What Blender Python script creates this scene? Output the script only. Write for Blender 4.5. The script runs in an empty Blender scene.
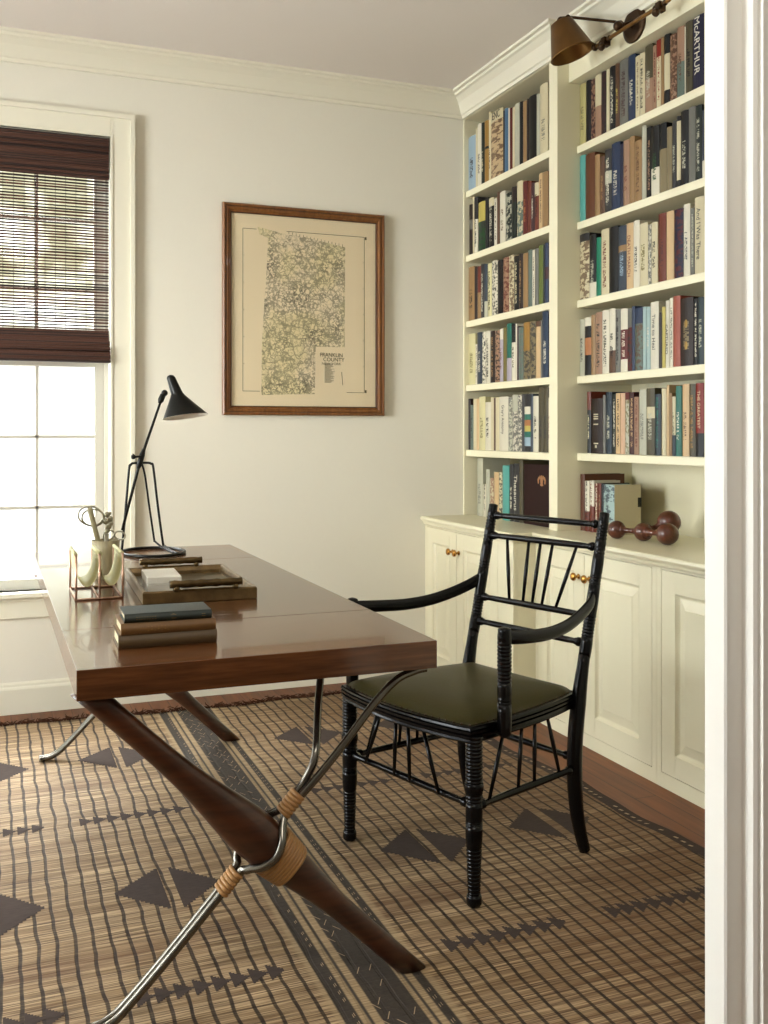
import bpy, bmesh, math, random
from mathutils import Vector, Matrix, Quaternion, noise as mnoise
random.seed(7)
scene = bpy.context.scene
COL = scene.collection
PI = math.pi

# ------------------------------------------------------------------ camera, light, exposure
CAM_H, CAM_YAW, CAM_F, CAM_CY = 1.2, 21.5, 1000.0, 433.0
cam_d = bpy.data.cameras.new('camera')
cam = bpy.data.objects.new('camera', cam_d)
COL.objects.link(cam)
cam.location = (0, 0, CAM_H)
cam.rotation_euler = (PI / 2, 0, -math.radians(CAM_YAW))
cam_d.sensor_fit = 'VERTICAL'
cam_d.sensor_height = 36.0
cam_d.lens = 36.0 * CAM_F / 1024.0
cam_d.shift_y = -(512.0 - CAM_CY) / 1024.0
cam_d.clip_start = 0.02
scene.camera = cam

scene.view_settings.view_transform = 'Standard'
scene.view_settings.look = 'None'
scene.view_settings.exposure = 1.46
scene.view_settings.gamma = 1.0
scene.view_settings.use_curve_mapping = False
SKY = 1.0
HALL_W = 11.0
SUN = 1.5

def lin(c):
    return c / 12.92 if c <= 0.04045 else ((c + 0.055) / 1.055) ** 2.4
def rgb(r, g, b, a=1.0):
    return (lin(r / 255), lin(g / 255), lin(b / 255), a)

w = bpy.data.worlds.new('daylight'); scene.world = w; w.use_nodes = True
nt = w.node_tree; nt.nodes.clear()
wo = nt.nodes.new('ShaderNodeOutputWorld'); bg = nt.nodes.new('ShaderNodeBackground')
tc = nt.nodes.new('ShaderNodeTexCoord'); nz = nt.nodes.new('ShaderNodeTexNoise')
mp = nt.nodes.new('ShaderNodeMapping'); rp = nt.nodes.new('ShaderNodeValToRGB')
sx = nt.nodes.new('ShaderNodeSeparateXYZ'); mr_ = nt.nodes.new('ShaderNodeMapRange')
mx = nt.nodes.new('ShaderNodeMix'); mx.data_type = 'RGBA'
nt.links.new(tc.outputs['Generated'], mp.inputs['Vector'])
mp.inputs['Scale'].default_value = (1, 1, 1)
nt.links.new(mp.outputs['Vector'], nz.inputs['Vector'])
nz.inputs['Scale'].default_value = 22; nz.inputs['Detail'].default_value = 5
e = rp.color_ramp.elements
e[0].position = 0.40; e[0].color = (0.36, 0.34, 0.22, 1)
e[1].position = 0.62; e[1].color = (1.5, 1.5, 1.4, 1)
m_ = rp.color_ramp.elements.new(0.50); m_.color = (0.85, 0.82, 0.62, 1)
nt.links.new(nz.outputs['Fac'], rp.inputs['Fac'])
nt.links.new(tc.outputs['Generated'], sx.inputs['Vector'])
# trees stand between about 4 and 24 degrees of elevation, bright overcast above and pale lawn below
mA = nt.nodes.new('ShaderNodeMapRange'); mB = nt.nodes.new('ShaderNodeMapRange')
mul = nt.nodes.new('ShaderNodeMath'); mul.operation = 'MULTIPLY'
nt.links.new(sx.outputs['Z'], mA.inputs['Value']); nt.links.new(sx.outputs['Z'], mB.inputs['Value'])
mA.inputs['From Min'].default_value = 0.055; mA.inputs['From Max'].default_value = 0.085
mB.inputs['From Min'].default_value = 0.28; mB.inputs['From Max'].default_value = 0.45
mB.inputs['To Min'].default_value = 1; mB.inputs['To Max'].default_value = 0
nt.links.new(mA.outputs[0], mul.inputs[0]); nt.links.new(mB.outputs[0], mul.inputs[1])
nt.links.new(mul.outputs[0], mx.inputs['Factor'])
mz = nt.nodes.new('ShaderNodeMix'); mz.data_type = 'RGBA'; mH = nt.nodes.new('ShaderNodeMapRange')
nt.links.new(sx.outputs['Z'], mH.inputs['Value']); mH.inputs['From Min'].default_value = 0.25; mH.inputs['From Max'].default_value = 0.5
nt.links.new(mH.outputs[0], mz.inputs['Factor'])
mz.inputs['A'].default_value = (0.75, 0.77, 0.75, 1); mz.inputs['B'].default_value = (13.0, 13.4, 13.6, 1)
nt.links.new(mz.outputs['Result'], mx.inputs['A'])
nt.links.new(rp.outputs['Color'], mx.inputs['B'])
# sky beyond the side window is made much brighter, added to light the room
mW = nt.nodes.new('ShaderNodeMapRange'); mW.interpolation_type = 'SMOOTHSTEP'
mW.inputs['From Min'].default_value = -0.55; mW.inputs['From Max'].default_value = -0.85
mx2 = nt.nodes.new('ShaderNodeMix'); mx2.data_type = 'RGBA'
nt.links.new(sx.outputs['X'], mW.inputs['Value']); nt.links.new(mW.outputs[0], mx2.inputs['Factor'])
nt.links.new(mx.outputs['Result'], mx2.inputs['A']); mx2.inputs['B'].default_value = (9.2, 9.7, 10.2, 1)
nt.links.new(mx2.outputs['Result'], bg.inputs['Color'])
bg.inputs['Strength'].default_value = SKY
nt.links.new(bg.outputs[0], wo.inputs['Surface'])

def area(name, loc, rot, sx_, sy_, power, col=(1, 1, 1), portal=False):
    d = bpy.data.lights.new(name, 'AREA'); d.shape = 'RECTANGLE'; d.size = sx_; d.size_y = sy_
    d.energy = power; d.color = col
    if portal: d.cycles.is_portal = True
    o = bpy.data.objects.new(name, d); COL.objects.link(o); o.location = loc; o.rotation_euler = rot
    return o
area('window_daylight', (0.07, 4.72, 1.5), (-PI / 2, 0, 0), 0.95, 2.1, 1, portal=True)
area('added_window_daylight', (-1.70, 4.72, 1.5), (-PI / 2, 0, 0), 0.95, 2.1, 1, portal=True)  # portal for the unseen back window added for more light
area('side_window_daylight', (-3.18, 2.75, 1.5), (0, -PI / 2, 0), 2.1, 1.55, 1, portal=True)
area('hall_fill', (0.1, 0.2, 2.75), (0, 0, 0), 0.6, 0.6, HALL_W, (1.0, 0.96, 0.88))  # unseen fill light added in the hall behind the camera

sd_ = bpy.data.lights.new('hazy_sun', 'SUN'); sd_.energy = SUN; sd_.angle = math.radians(26); sd_.color = (1.0, 0.97, 0.90)
so0 = bpy.data.objects.new('hazy_sun', sd_); COL.objects.link(so0); so0.location = (-4, 2, 3)
so0.rotation_euler = Vector((0.92, 0.385, -0.03)).to_track_quat('-Z', 'Y').to_euler()

# ------------------------------------------------------------------ materials
def mat(name, col, rough=0.5, metal=0.0, bump=None, spec=0.5, coat=0.0, vary=None):
    """col: sRGB 0-255 triple.  vary=(scale, amount, (sx,sy,sz)) procedural tone variation"""
    m = bpy.data.materials.new(name); m.use_nodes = True
    n = m.node_tree.nodes; l = m.node_tree.links
    b = n['Principled BSDF']
    b.inputs['Base Color'].default_value = rgb(*col)
    b.inputs['Roughness'].default_value = rough
    b.inputs['Metallic'].default_value = metal
    b.inputs['Specular IOR Level'].default_value = spec
    b.inputs['Coat Weight'].default_value = coat
    t = n.new('ShaderNodeTexCoord'); mpn = n.new('ShaderNodeMapping')
    l.new(t.outputs['Object'], mpn.inputs['Vector'])
    nz = n.new('ShaderNodeTexNoise'); nz.inputs['Detail'].default_value = 6
    l.new(mpn.outputs['Vector'], nz.inputs['Vector'])
    sc, am, s3 = vary if vary else (8, 0.04, (1, 1, 1))
    nz.inputs['Scale'].default_value = sc; mpn.inputs['Scale'].default_value = s3
    mix = n.new('ShaderNodeMix'); mix.data_type = 'RGBA'
    mix.inputs['A'].default_value = tuple(c * (1 - am) for c in rgb(*col)[:3]) + (1,)
    mix.inputs['B'].default_value = tuple(min(1, c * (1 + am)) for c in rgb(*col)[:3]) + (1,)
    l.new(nz.outputs['Fac'], mix.inputs['Factor'])
    l.new(mix.outputs['Result'], b.inputs['Base Color'])
    if bump:
        bn = n.new('ShaderNodeBump'); bn.inputs['Strength'].default_value = bump
        bn.inputs['Distance'].default_value = 0.002
        l.new(nz.outputs['Fac'], bn.inputs['Height']); l.new(bn.outputs['Normal'], b.inputs['Normal'])
    return m

def wood(name, dark, light, axis=0, scale=1.0, rough=0.35, coat=0.0, ring=9.0, contrast=(0.3, 0.75)):
    m = bpy.data.materials.new(name); m.use_nodes = True
    n = m.node_tree.nodes; l = m.node_tree.links; b = n['Principled BSDF']
    b.inputs['Roughness'].default_value = rough; b.inputs['Coat Weight'].default_value = coat
    t = n.new('ShaderNodeTexCoord'); mp = n.new('ShaderNodeMapping')
    s = [14 * scale] * 3; s[axis] = 0.9 * scale
    mp.inputs['Scale'].default_value = s
    l.new(t.outputs['Object'], mp.inputs['Vector'])
    a = n.new('ShaderNodeTexNoise'); a.inputs['Scale'].default_value = 1.6; a.inputs['Detail'].default_value = 7
    a.inputs['Distortion'].default_value = 0.6
    l.new(mp.outputs['Vector'], a.inputs['Vector'])
    f = n.new('ShaderNodeTexNoise'); f.inputs['Scale'].default_value = ring; f.inputs['Detail'].default_value = 4
    l.new(mp.outputs['Vector'], f.inputs['Vector'])
    mm = n.new('ShaderNodeMix'); mm.inputs['Factor'].default_value = 0.4
    l.new(a.outputs['Fac'], mm.inputs['A']); l.new(f.outputs['Fac'], mm.inputs['B'])
    r = n.new('ShaderNodeValToRGB')
    r.color_ramp.elements[0].position = contrast[0]; r.color_ramp.elements[0].color = rgb(*dark)
    r.color_ramp.elements[1].position = contrast[1]; r.color_ramp.elements[1].color = rgb(*light)
    l.new(mm.outputs['Result'], r.inputs['Fac']); l.new(r.outputs['Color'], b.inputs['Base Color'])
    bn = n.new('ShaderNodeBump'); bn.inputs['Strength'].default_value = 0.08; bn.inputs['Distance'].default_value = 0.001
    l.new(f.outputs['Fac'], bn.inputs['Height']); l.new(bn.outputs['Normal'], b.inputs['Normal'])
    return m

M = {}
M['wall'] = mat('wall_paint', (225, 220, 205), 0.6, bump=0.03, vary=(60, 0.01, (1, 1, 1)), spec=0.35)
M['ceil'] = mat('ceiling_paint', (226, 219, 212), 0.8, vary=(3, 0.01, (1, 1, 1)), spec=0.2)
M['trim'] = mat('trim_paint', (226, 221, 202), 0.4, vary=(5, 0.01, (1, 1, 1)))
M['joinery'] = mat('joinery_paint', (224, 217, 187), 0.35, vary=(5, 0.012, (1, 1, 1)))
M['sash'] = mat('window_sash_paint', (190, 186, 174), 0.45, vary=(5, 0.01, (1, 1, 1)))
M['white_trim'] = mat('door_casing_paint', (236, 233, 224), 0.45, vary=(5, 0.01, (1, 1, 1)))
M['blackpaint'] = mat('black_lacquer', (7, 6, 6), 0.24, spec=0.24, vary=(14, 0.25, (1, 1, 1)))
M['seam'] = mat('door_gap_shadow_line', (90, 80, 60), 0.9)
M['leather'] = mat('olive_leather', (58, 52, 18), 0.4, bump=0.25, vary=(160, 0.10, (1, 1, 1)), spec=0.2)
M['walnut_x'] = wood('walnut_cross_grain', (64, 37, 19), (122, 76, 43), 0, 1.3, 0.2, 0.3)
M['walnut_y'] = wood('walnut_long_grain', (58, 34, 18), (106, 66, 37), 1, 1.3, 0.2, 0.3)
M['legwood'] = wood('dark_walnut_leg', (38, 19, 10), (86, 47, 25), 0, 1.0, 0.32, 0.2)
M['steel'] = mat('blackened_steel', (112, 108, 100), 0.24, 0.95, vary=(10, 0.15, (1, 1, 1)))
M['cane'] = mat('cane_binding', (158, 116, 68), 0.45, vary=(90, 0.2, (1, 1, 1)))
M['brass'] = mat('aged_brass', (122, 88, 46), 0.38, 0.85, vary=(18, 0.3, (1, 1, 1)))
M['brass_dark'] = mat('dark_bronze', (70, 50, 32), 0.4, 0.8, vary=(18, 0.3, (1, 1, 1)))
M['knob'] = mat('brass_knob', (190, 140, 70), 0.25, 1.0)
M['lampblack'] = mat('lamp_black_enamel', (16, 15, 11), 0.35, spec=0.22)
M['lampwhite'] = mat('lamp_shade_inside', (235, 232, 222), 0.5)
M['copper'] = mat('rose_gold_rod', (196, 160, 136), 0.3, 0.9)
M['sling'] = mat('pale_leather_sling', (196, 190, 142), 0.6, bump=0.1, vary=(40, 0.06, (1, 1, 1)))
M['horn'] = mat('horn_cup', (150, 138, 106), 0.35, vary=(9, 0.9, (7, 7, 0.8)))
M['silver'] = mat('silver_metal', (168, 164, 144), 0.3, 0.9)
M['bone'] = mat('bone_handle', (150, 142, 110), 0.4)
M['traywood'] = mat('weathered_gilt_tray', (112, 90, 58), 0.3, 0.6, bump=0.8, vary=(34, 0.7, (1, 1, 1)))
M['trayhandle'] = mat('dark_gilt_handle', (92, 74, 46), 0.28, 0.8, bump=0.8, vary=(40, 0.7, (1, 1, 1)))
M['traybase'] = mat('tray_base', (92, 80, 56), 0.38, 0.3, vary=(10, 0.25, (1, 1, 1)))
M['marble'] = mat('white_marble', (226, 221, 208), 0.4, vary=(12, 0.08, (1, 1, 1)))
M['page'] = mat('book_pages', (206, 194, 160), 0.8, bump=0.3, vary=(200, 0.08, (0.1, 0.1, 4)))
M['cloth_green'] = mat('dark_green_cloth', (38, 46, 40), 0.55, bump=0.15, vary=(120, 0.15, (1, 1, 1)))
M['cloth_tan'] = mat('brown_cloth', (118, 84, 44), 0.55, bump=0.15, vary=(60, 0.2, (1, 1, 1)))
M['cloth_olive'] = mat('olive_brown_cloth', (92, 72, 44), 0.55, bump=0.15, vary=(60, 0.2, (1, 1, 1)))
M['gilt'] = mat('gilt_lettering', (150, 120, 62), 0.4, 0.5)
M['gourd'] = wood('turned_dark_wood', (58, 26, 14), (104, 52, 30), 1, 1.5, 0.3, 0.2)
M['frame'] = wood('picture_frame_wood', (86, 48, 18), (146, 94, 44), 2, 1.5, 0.35, 0.1)
M['frame_dark'] = mat('picture_frame_dark_bead', (64, 34, 14), 0.4)
M['paper'] = mat('aged_map_paper', (236, 214, 182), 0.85, vary=(3, 0.06, (1, 1, 1)))
M['paper_light'] = mat('pale_map_sheet', (214, 202, 170), 0.85, vary=(3, 0.04, (1, 1, 1)))
M['print_ink'] = mat('map_ink', (70, 62, 40), 0.85)
M['blind'] = mat('stained_bamboo', (74, 42, 29), 0.5, vary=(6, 0.5, (1, 1, 40)))
M['blind_dark'] = mat('stained_bamboo_dark', (36, 18, 13), 0.55, vary=(6, 0.5, (1, 1, 40)))
M['cord'] = mat('blind_cord', (36, 26, 20), 0.7)
M['rug_dark'] = mat('rug_dark_wool', (72, 62, 57), 0.95, bump=0.5, vary=(160, 0.25, (0.25, 1, 1)), spec=0.1)
M['rug_fringe'] = mat('rug_fringe_yarn', (64, 40, 28), 0.95, vary=(60, 0.3, (1, 1, 1)), spec=0.1)
M['rug_dash'] = mat('rug_pale_stitch', (168, 146, 118), 0.95, spec=0.1)

def clearglass(name, amount=0.06):
    m = bpy.data.materials.new(name); m.use_nodes = True
    n = m.node_tree.nodes; l = m.node_tree.links; n.clear()
    o = n.new('ShaderNodeOutputMaterial'); t = n.new('ShaderNodeBsdfTransparent'); g = n.new('ShaderNodeBsdfGlossy')
    g.inputs['Roughness'].default_value = 0.02
    t.inputs['Color'].default_value = (0.97, 0.98, 0.97, 1)
    lw = n.new('ShaderNodeLayerWeight'); lw.inputs['Blend'].default_value = 0.5; pw = n.new('ShaderNodeMath'); pw.operation = 'POWER'; pw.inputs[1].default_value = 5.0
    ma = n.new('ShaderNodeMath'); ma.operation = 'MULTIPLY_ADD'; ma.inputs[1].default_value = 0.5; ma.inputs[2].default_value = 0.02
    l.new(lw.outputs['Facing'], pw.inputs[0]); l.new(pw.outputs[0], ma.inputs[0])
    mx = n.new('ShaderNodeMixShader')
    l.new(ma.outputs[0], mx.inputs[0]); l.new(t.outputs[0], mx.inputs[1]); l.new(g.outputs[0], mx.inputs[2])
    l.new(mx.outputs[0], o.inputs[0])
    return m
M['glass'] = clearglass('clear_glass')

def floor_mat():
    m = bpy.data.materials.new('oak_floor'); m.use_nodes = True
    n = m.node_tree.nodes; l = m.node_tree.links; b = n['Principled BSDF']
    b.inputs['Roughness'].default_value = 0.45; b.inputs['Specular IOR Level'].default_value = 0.3
    t = n.new('ShaderNodeTexCoord'); mp = n.new('ShaderNodeMapping')
    mp.inputs['Rotation'].default_value = (0, 0, PI / 2)
    l.new(t.outputs['Object'], mp.inputs['Vector'])
    br = n.new('ShaderNodeTexBrick')
    br.inputs['Color1'].default_value = rgb(108, 62, 31); br.inputs['Color2'].default_value = rgb(130, 78, 42)
    br.inputs['Mortar'].default_value = rgb(46, 26, 14)
    br.inputs['Scale'].default_value = 1.0; br.inputs['Brick Width'].default_value = 1.1
    br.inputs['Row Height'].default_value = 0.082; br.inputs['Mortar Size'].default_value = 0.0014
    l.new(mp.outputs['Vector'], br.inputs['Vector'])
    m2 = n.new('ShaderNodeMapping'); m2.inputs['Scale'].default_value = (26, 1.6, 1)
    l.new(t.outputs['Object'], m2.inputs['Vector'])
    nz = n.new('ShaderNodeTexNoise'); nz.inputs['Scale'].default_value = 2; nz.inputs['Detail'].default_value = 8
    l.new(m2.outputs['Vector'], nz.inputs['Vector'])
    rp = n.new('ShaderNodeValToRGB'); rp.color_ramp.elements[0].color = (0.5, 0.45, 0.4, 1); rp.color_ramp.elements[1].color = (1.15, 1.1, 1.05, 1)
    rp.color_ramp.elements[0].position = 0.3; rp.color_ramp.elements[1].position = 0.7
    l.new(nz.outputs['Fac'], rp.inputs['Fac'])
    mx = n.new('ShaderNodeMix'); mx.data_type = 'RGBA'; mx.blend_type = 'MULTIPLY'; mx.inputs['Factor'].default_value = 0.75
    l.new(br.outputs['Color'], mx.inputs['A']); l.new(rp.outputs['Color'], mx.inputs['B'])
    l.new(mx.outputs['Result'], b.inputs['Base Color'])
    return m
M['floor'] = floor_mat()

class NB:
    """tiny node-math helper"""
    def __init__(s, tree): s.t = tree; s.n = tree.nodes; s.l = tree.links
    def put(s, sock, v):
        if isinstance(v, (int, float)): sock.default_value = v
        else: s.l.new(v, sock)
    def m(s, op, a, b=None, c=None):
        n = s.n.new('ShaderNodeMath'); n.operation = op; s.put(n.inputs[0], a)
        if b is not None: s.put(n.inputs[1], b)
        if c is not None: s.put(n.inputs[2], c)
        return n.outputs[0]
    def ramp(s, v, a, b):
        n = s.n.new('ShaderNodeMapRange'); n.interpolation_type = 'SMOOTHSTEP'; s.put(n.inputs['Value'], v)
        n.inputs['From Min'].default_value = a; n.inputs['From Max'].default_value = b
        return n.outputs[0]
    def mix(s, f, a, b):
        n = s.n.new('ShaderNodeMix'); n.data_type = 'RGBA'; s.put(n.inputs['Factor'], f)
        for k, v in (('A', a), ('B', b)):
            if isinstance(v, tuple): n.inputs[k].default_value = v
            else: s.l.new(v, n.inputs[k])
        return n.outputs['Result']
    def noise(s, vec, scale, detail=4, m=(1, 1, 1), off=(0, 0, 0)):
        mp = s.n.new('ShaderNodeMapping'); mp.inputs['Scale'].default_value = m; mp.inputs['Location'].default_value = off
        s.l.new(vec, mp.inputs['Vector'])
        n = s.n.new('ShaderNodeTexNoise'); n.inputs['Scale'].default_value = scale; n.inputs['Detail'].default_value = detail
        s.l.new(mp.outputs[0], n.inputs['Vector']); return n.outputs['Fac']

def rug_mat():
    m = bpy.data.materials.new('woven_straw_rug'); m.use_nodes = True
    B = NB(m.node_tree); b = B.n['Principled BSDF']
    b.inputs['Roughness'].default_value = 0.75; b.inputs['Specular IOR Level'].default_value = 0.25
    t = B.n.new('ShaderNodeTexCoord'); v = t.outputs['Object']
    s = B.n.new('ShaderNodeSeparateXYZ'); B.l.new(v, s.inputs[0]); X, Y = s.outputs[0], s.outputs[1]
    fine = B.noise(v, 1.0, 3, (5, 260, 1)); mid = B.noise(v, 1.0, 4, (2.2, 46, 1), (3, 1, 0)); big = B.noise(v, 1.0, 3, (0.7, 7, 1), (5, 2, 0))
    c = B.mix(B.ramp(fine, 0.32, 0.68), rgb(76, 56, 38), rgb(196, 168, 130))
    c = B.mix(B.m('MULTIPLY', B.ramp(mid, 0.44, 0.60), 0.60), c, rgb(112, 86, 56))
    c = B.mix(B.m('MULTIPLY', B.ramp(big, 0.50, 0.68), 0.40), c, rgb(104, 74, 52))
    c = B.mix(B.m('MULTIPLY', B.m('MULTIPLY', B.ramp(X, 0.8, 1.7), B.ramp(B.noise(v, 1.0, 3, (1.2, 3.0, 1), (2, 7, 0)), 0.28, 0.62)), 0.72), c, rgb(104, 74, 48))  # darker toward the cabinets: falloff of light painted into the straw colour
    # dark warp lines every 41 mm, wobbling a little
    wob = B.m('MULTIPLY', B.m('SUBTRACT', B.noise(v, 1.0, 2, (6, 5, 1)), 0.5), 0.024)
    fx = B.m('FRACT', B.m('DIVIDE', B.m('ADD', X, wob), 0.041))
    tri = B.m('ABSOLUTE', B.m('SUBTRACT', fx, 0.5))
    ln = B.m('SUBTRACT', 1.0, B.ramp(tri, 0.07, 0.13))
    ln = B.m('MULTIPLY', ln, B.m('ADD', 0.62, B.m('MULTIPLY', B.noise(v, 1.0, 2, (30, 30, 1), (9, 0, 0)), 0.5)))
    # weft seams every 30 mm, stronger on the cabinet side
    wy = B.m('MULTIPLY', B.m('SUBTRACT', B.noise(v, 1.0, 2, (3, 2, 1), (2, 4, 0)), 0.5), 0.05)
    fy = B.m('FRACT', B.m('DIVIDE', B.m('ADD', Y, wy), 0.036))
    try_ = B.m('ABSOLUTE', B.m('SUBTRACT', fy, 0.5))
    ly = B.m('MULTIPLY', B.m('SUBTRACT', 1.0, B.ramp(try_, 0.05, 0.12)), B.m('ADD', 0.16, B.m('MULTIPLY', B.ramp(X, 0.85, 1.25), 0.42)))
    c = B.mix(ly, c, rgb(84, 58, 40))
    c = B.mix(ln, c, rgb(34, 24, 19))
    # long dark bands
    def band(a, bb, k=0.004):
        return B.m('MULTIPLY', B.ramp(X, a - k, a + k), B.m('SUBTRACT', 1.0, B.ramp(X, bb - k, bb + k)))
    pale = band(0.655, 0.905, 0.006)
    c = B.mix(B.m('MULTIPLY', pale, 0.8), c, B.mix(fine, rgb(100, 80, 56), rgb(196, 170, 132)))
    dk = B.mix(B.noise(v, 1.0, 3, (90, 90, 1)), rgb(36, 32, 31), rgb(64, 56, 50))
    for a, bb in ((0.668, 0.702), (0.717, 0.724), (0.742, 0.832), (0.843, 0.850), (0.866, 0.888)):
        c = B.mix(B.m('MULTIPLY', band(a, bb, 0.0025), 0.96), c, dk)
    B.l.new(c, b.inputs['Base Color'])
    bn = B.n.new('ShaderNodeBump'); bn.inputs['Strength'].default_value = 0.6; bn.inputs['Distance'].default_value = 0.003
    h = B.m('SUBTRACT', B.m('MULTIPLY', fine, 0.8), B.m('ADD', B.m('MULTIPLY', ln, 0.5), B.m('MULTIPLY', ly, 0.5)))
    B.l.new(h, bn.inputs['Height']); B.l.new(bn.outputs[0], b.inputs['Normal'])
    return m
M['rug'] = rug_mat()

def book_mat():
    m = bpy.data.materials.new('book_covers'); m.use_nodes = True
    B = NB(m.node_tree); b = B.n['Principled BSDF']; b.inputs['Roughness'].default_value = 0.45; b.inputs['Specular IOR Level'].default_value = 0.3
    base = B.n.new('ShaderNodeAttribute'); base.attribute_name = 'cover'
    ink = B.n.new('ShaderNodeAttribute'); ink.attribute_name = 'ink'
    par = B.n.new('ShaderNodeAttribute'); par.attribute_name = 'style'
    sp = B.n.new('ShaderNodeSeparateXYZ'); B.l.new(par.outputs['Vector'], sp.inputs[0])
    let, mot, seed = sp.outputs
    uvn = B.n.new('ShaderNodeUVMap'); uvn.uv_map = 'uv'
    su = B.n.new('ShaderNodeSeparateXYZ'); B.l.new(uvn.outputs[0], su.inputs[0]); U, V = su.outputs[0], su.outputs[1]
    # V runs in metres up the spine, U 0..1 across it
    cell = B.n.new('ShaderNodeCombineXYZ')
    B.put(cell.inputs[0], B.m('FLOOR', B.m('MULTIPLY', U, 7.0)))
    B.put(cell.inputs[1], B.m('FLOOR', B.m('DIVIDE', V, 0.0026)))
    B.put(cell.inputs[2], B.m('MULTIPLY', seed, 37.0))
    wn = B.n.new('ShaderNodeTexWhiteNoise'); B.l.new(cell.outputs[0], wn.inputs['Vector'])
    gap = B.n.new('ShaderNodeCombineXYZ'); B.put(gap.inputs[1], B.m('FLOOR', B.m('DIVIDE', V, 0.0078))); B.put(gap.inputs[2], B.m('MULTIPLY', seed, 11.0))
    gn = B.n.new('ShaderNodeTexWhiteNoise'); B.l.new(gap.outputs[0], gn.inputs['Vector'])
    on = B.m('MULTIPLY', B.m('GREATER_THAN', wn.outputs['Value'], 0.42), B.m('GREATER_THAN', gn.outputs['Value'], 0.14))
    strip = B.m('MULTIPLY', B.m('GREATER_THAN', U, 0.285), B.m('LESS_THAN', U, 0.715))
    lo = B.m('ADD', 0.03, B.m('MULTIPLY', B.m('SUBTRACT', 1.0, let), 0.06))
    reach = B.m('MULTIPLY', B.m('GREATER_THAN', V, lo), B.m('LESS_THAN', V, B.m('ADD', 0.10, B.m('MULTIPLY', let, 0.12))))
    f = B.m('MULTIPLY', B.m('MULTIPLY', on, strip), B.m('MULTIPLY', reach, B.m('GREATER_THAN', let, 0.05)))
    mpv = B.n.new('ShaderNodeCombineXYZ'); B.put(mpv.inputs[0], B.m('MULTIPLY', U, 0.04)); B.put(mpv.inputs[1], V); B.put(mpv.inputs[2], seed)
    nz = B.n.new('ShaderNodeTexNoise'); nz.inputs['Scale'].default_value = 75; nz.inputs['Detail'].default_value = 5
    B.l.new(mpv.outputs[0], nz.inputs['Vector'])
    g = B.m('MULTIPLY', B.ramp(nz.outputs['Fac'], 0.47, 0.56), mot)
    f = B.m('MAXIMUM', B.m('MULTIPLY', f, 0.9), B.m('MULTIPLY', g, 0.85))
    c = B.mix(f, base.outputs['Color'], ink.outputs['Color'])
    B.l.new(c, b.inputs['Base Color'])
    return m
M['book'] = book_mat()

def map_mat():
    m = bpy.data.materials.new('engraved_map_lines'); m.use_nodes = True
    B = NB(m.node_tree); b = B.n['Principled BSDF']; b.inputs['Roughness'].default_value = 0.85
    t = B.n.new('ShaderNodeTexCoord'); v = t.outputs['Object']
    def lines(sc, w, off, dist=0.25):
        mp = B.n.new('ShaderNodeMapping'); mp.inputs['Location'].default_value = off
        nz = B.n.new('ShaderNodeTexNoise'); nz.inputs['Scale'].default_value = sc * 1.5; nz.inputs['Detail'].default_value = 3
        B.l.new(v, nz.inputs['Vector'])
        va = B.n.new('ShaderNodeVectorMath'); va.operation = 'MULTIPLY_ADD'
        B.l.new(nz.outputs['Color'], va.inputs[0]); va.inputs[1].default_value = (dist / sc * 4,) * 3; B.l.new(v, va.inputs[2])
        B.l.new(va.outputs[0], mp.inputs['Vector'])
        vo = B.n.new('ShaderNodeTexVoronoi'); vo.feature = 'DISTANCE_TO_EDGE'; vo.inputs['Scale'].default_value = sc
        B.l.new(mp.outputs[0], vo.inputs['Vector'])
        return B.m('SUBTRACT', 1.0, B.ramp(vo.outputs['Distance'], w * 0.4, w))
    a = lines(20, 0.08, (0, 0, 0), 0.4); c2 = lines(46, 0.09, (3, 1, 2), 0.4); spk = B.ramp(B.noise(v, 110, 3, (1, 1, 1), (4, 4, 4)), 0.55, 0.62)
    dens = B.ramp(B.noise(v, 7, 3, (1, 1, 1), (1, 5, 2)), 0.35, 0.66)
    f = B.m('MAXIMUM', B.m('MULTIPLY', a, 0.6), B.m('MULTIPLY', c2, B.m('ADD', 0.25, B.m('MULTIPLY', dens, 0.6))))
    f = B.m('MAXIMUM', f, B.m('MULTIPLY', spk, B.m('ADD', 0.25, B.m('MULTIPLY', dens, 0.55))))
    f = B.m('MULTIPLY', f, 1.0)
    tint = B.mix(B.ramp(B.noise(v, 4, 2), 0.42, 0.6), rgb(238, 216, 184), rgb(232, 212, 168))
    B.l.new(B.mix(f, tint, rgb(34, 28, 22)), b.inputs['Base Color'])
    return m
M['map'] = map_mat()

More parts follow.
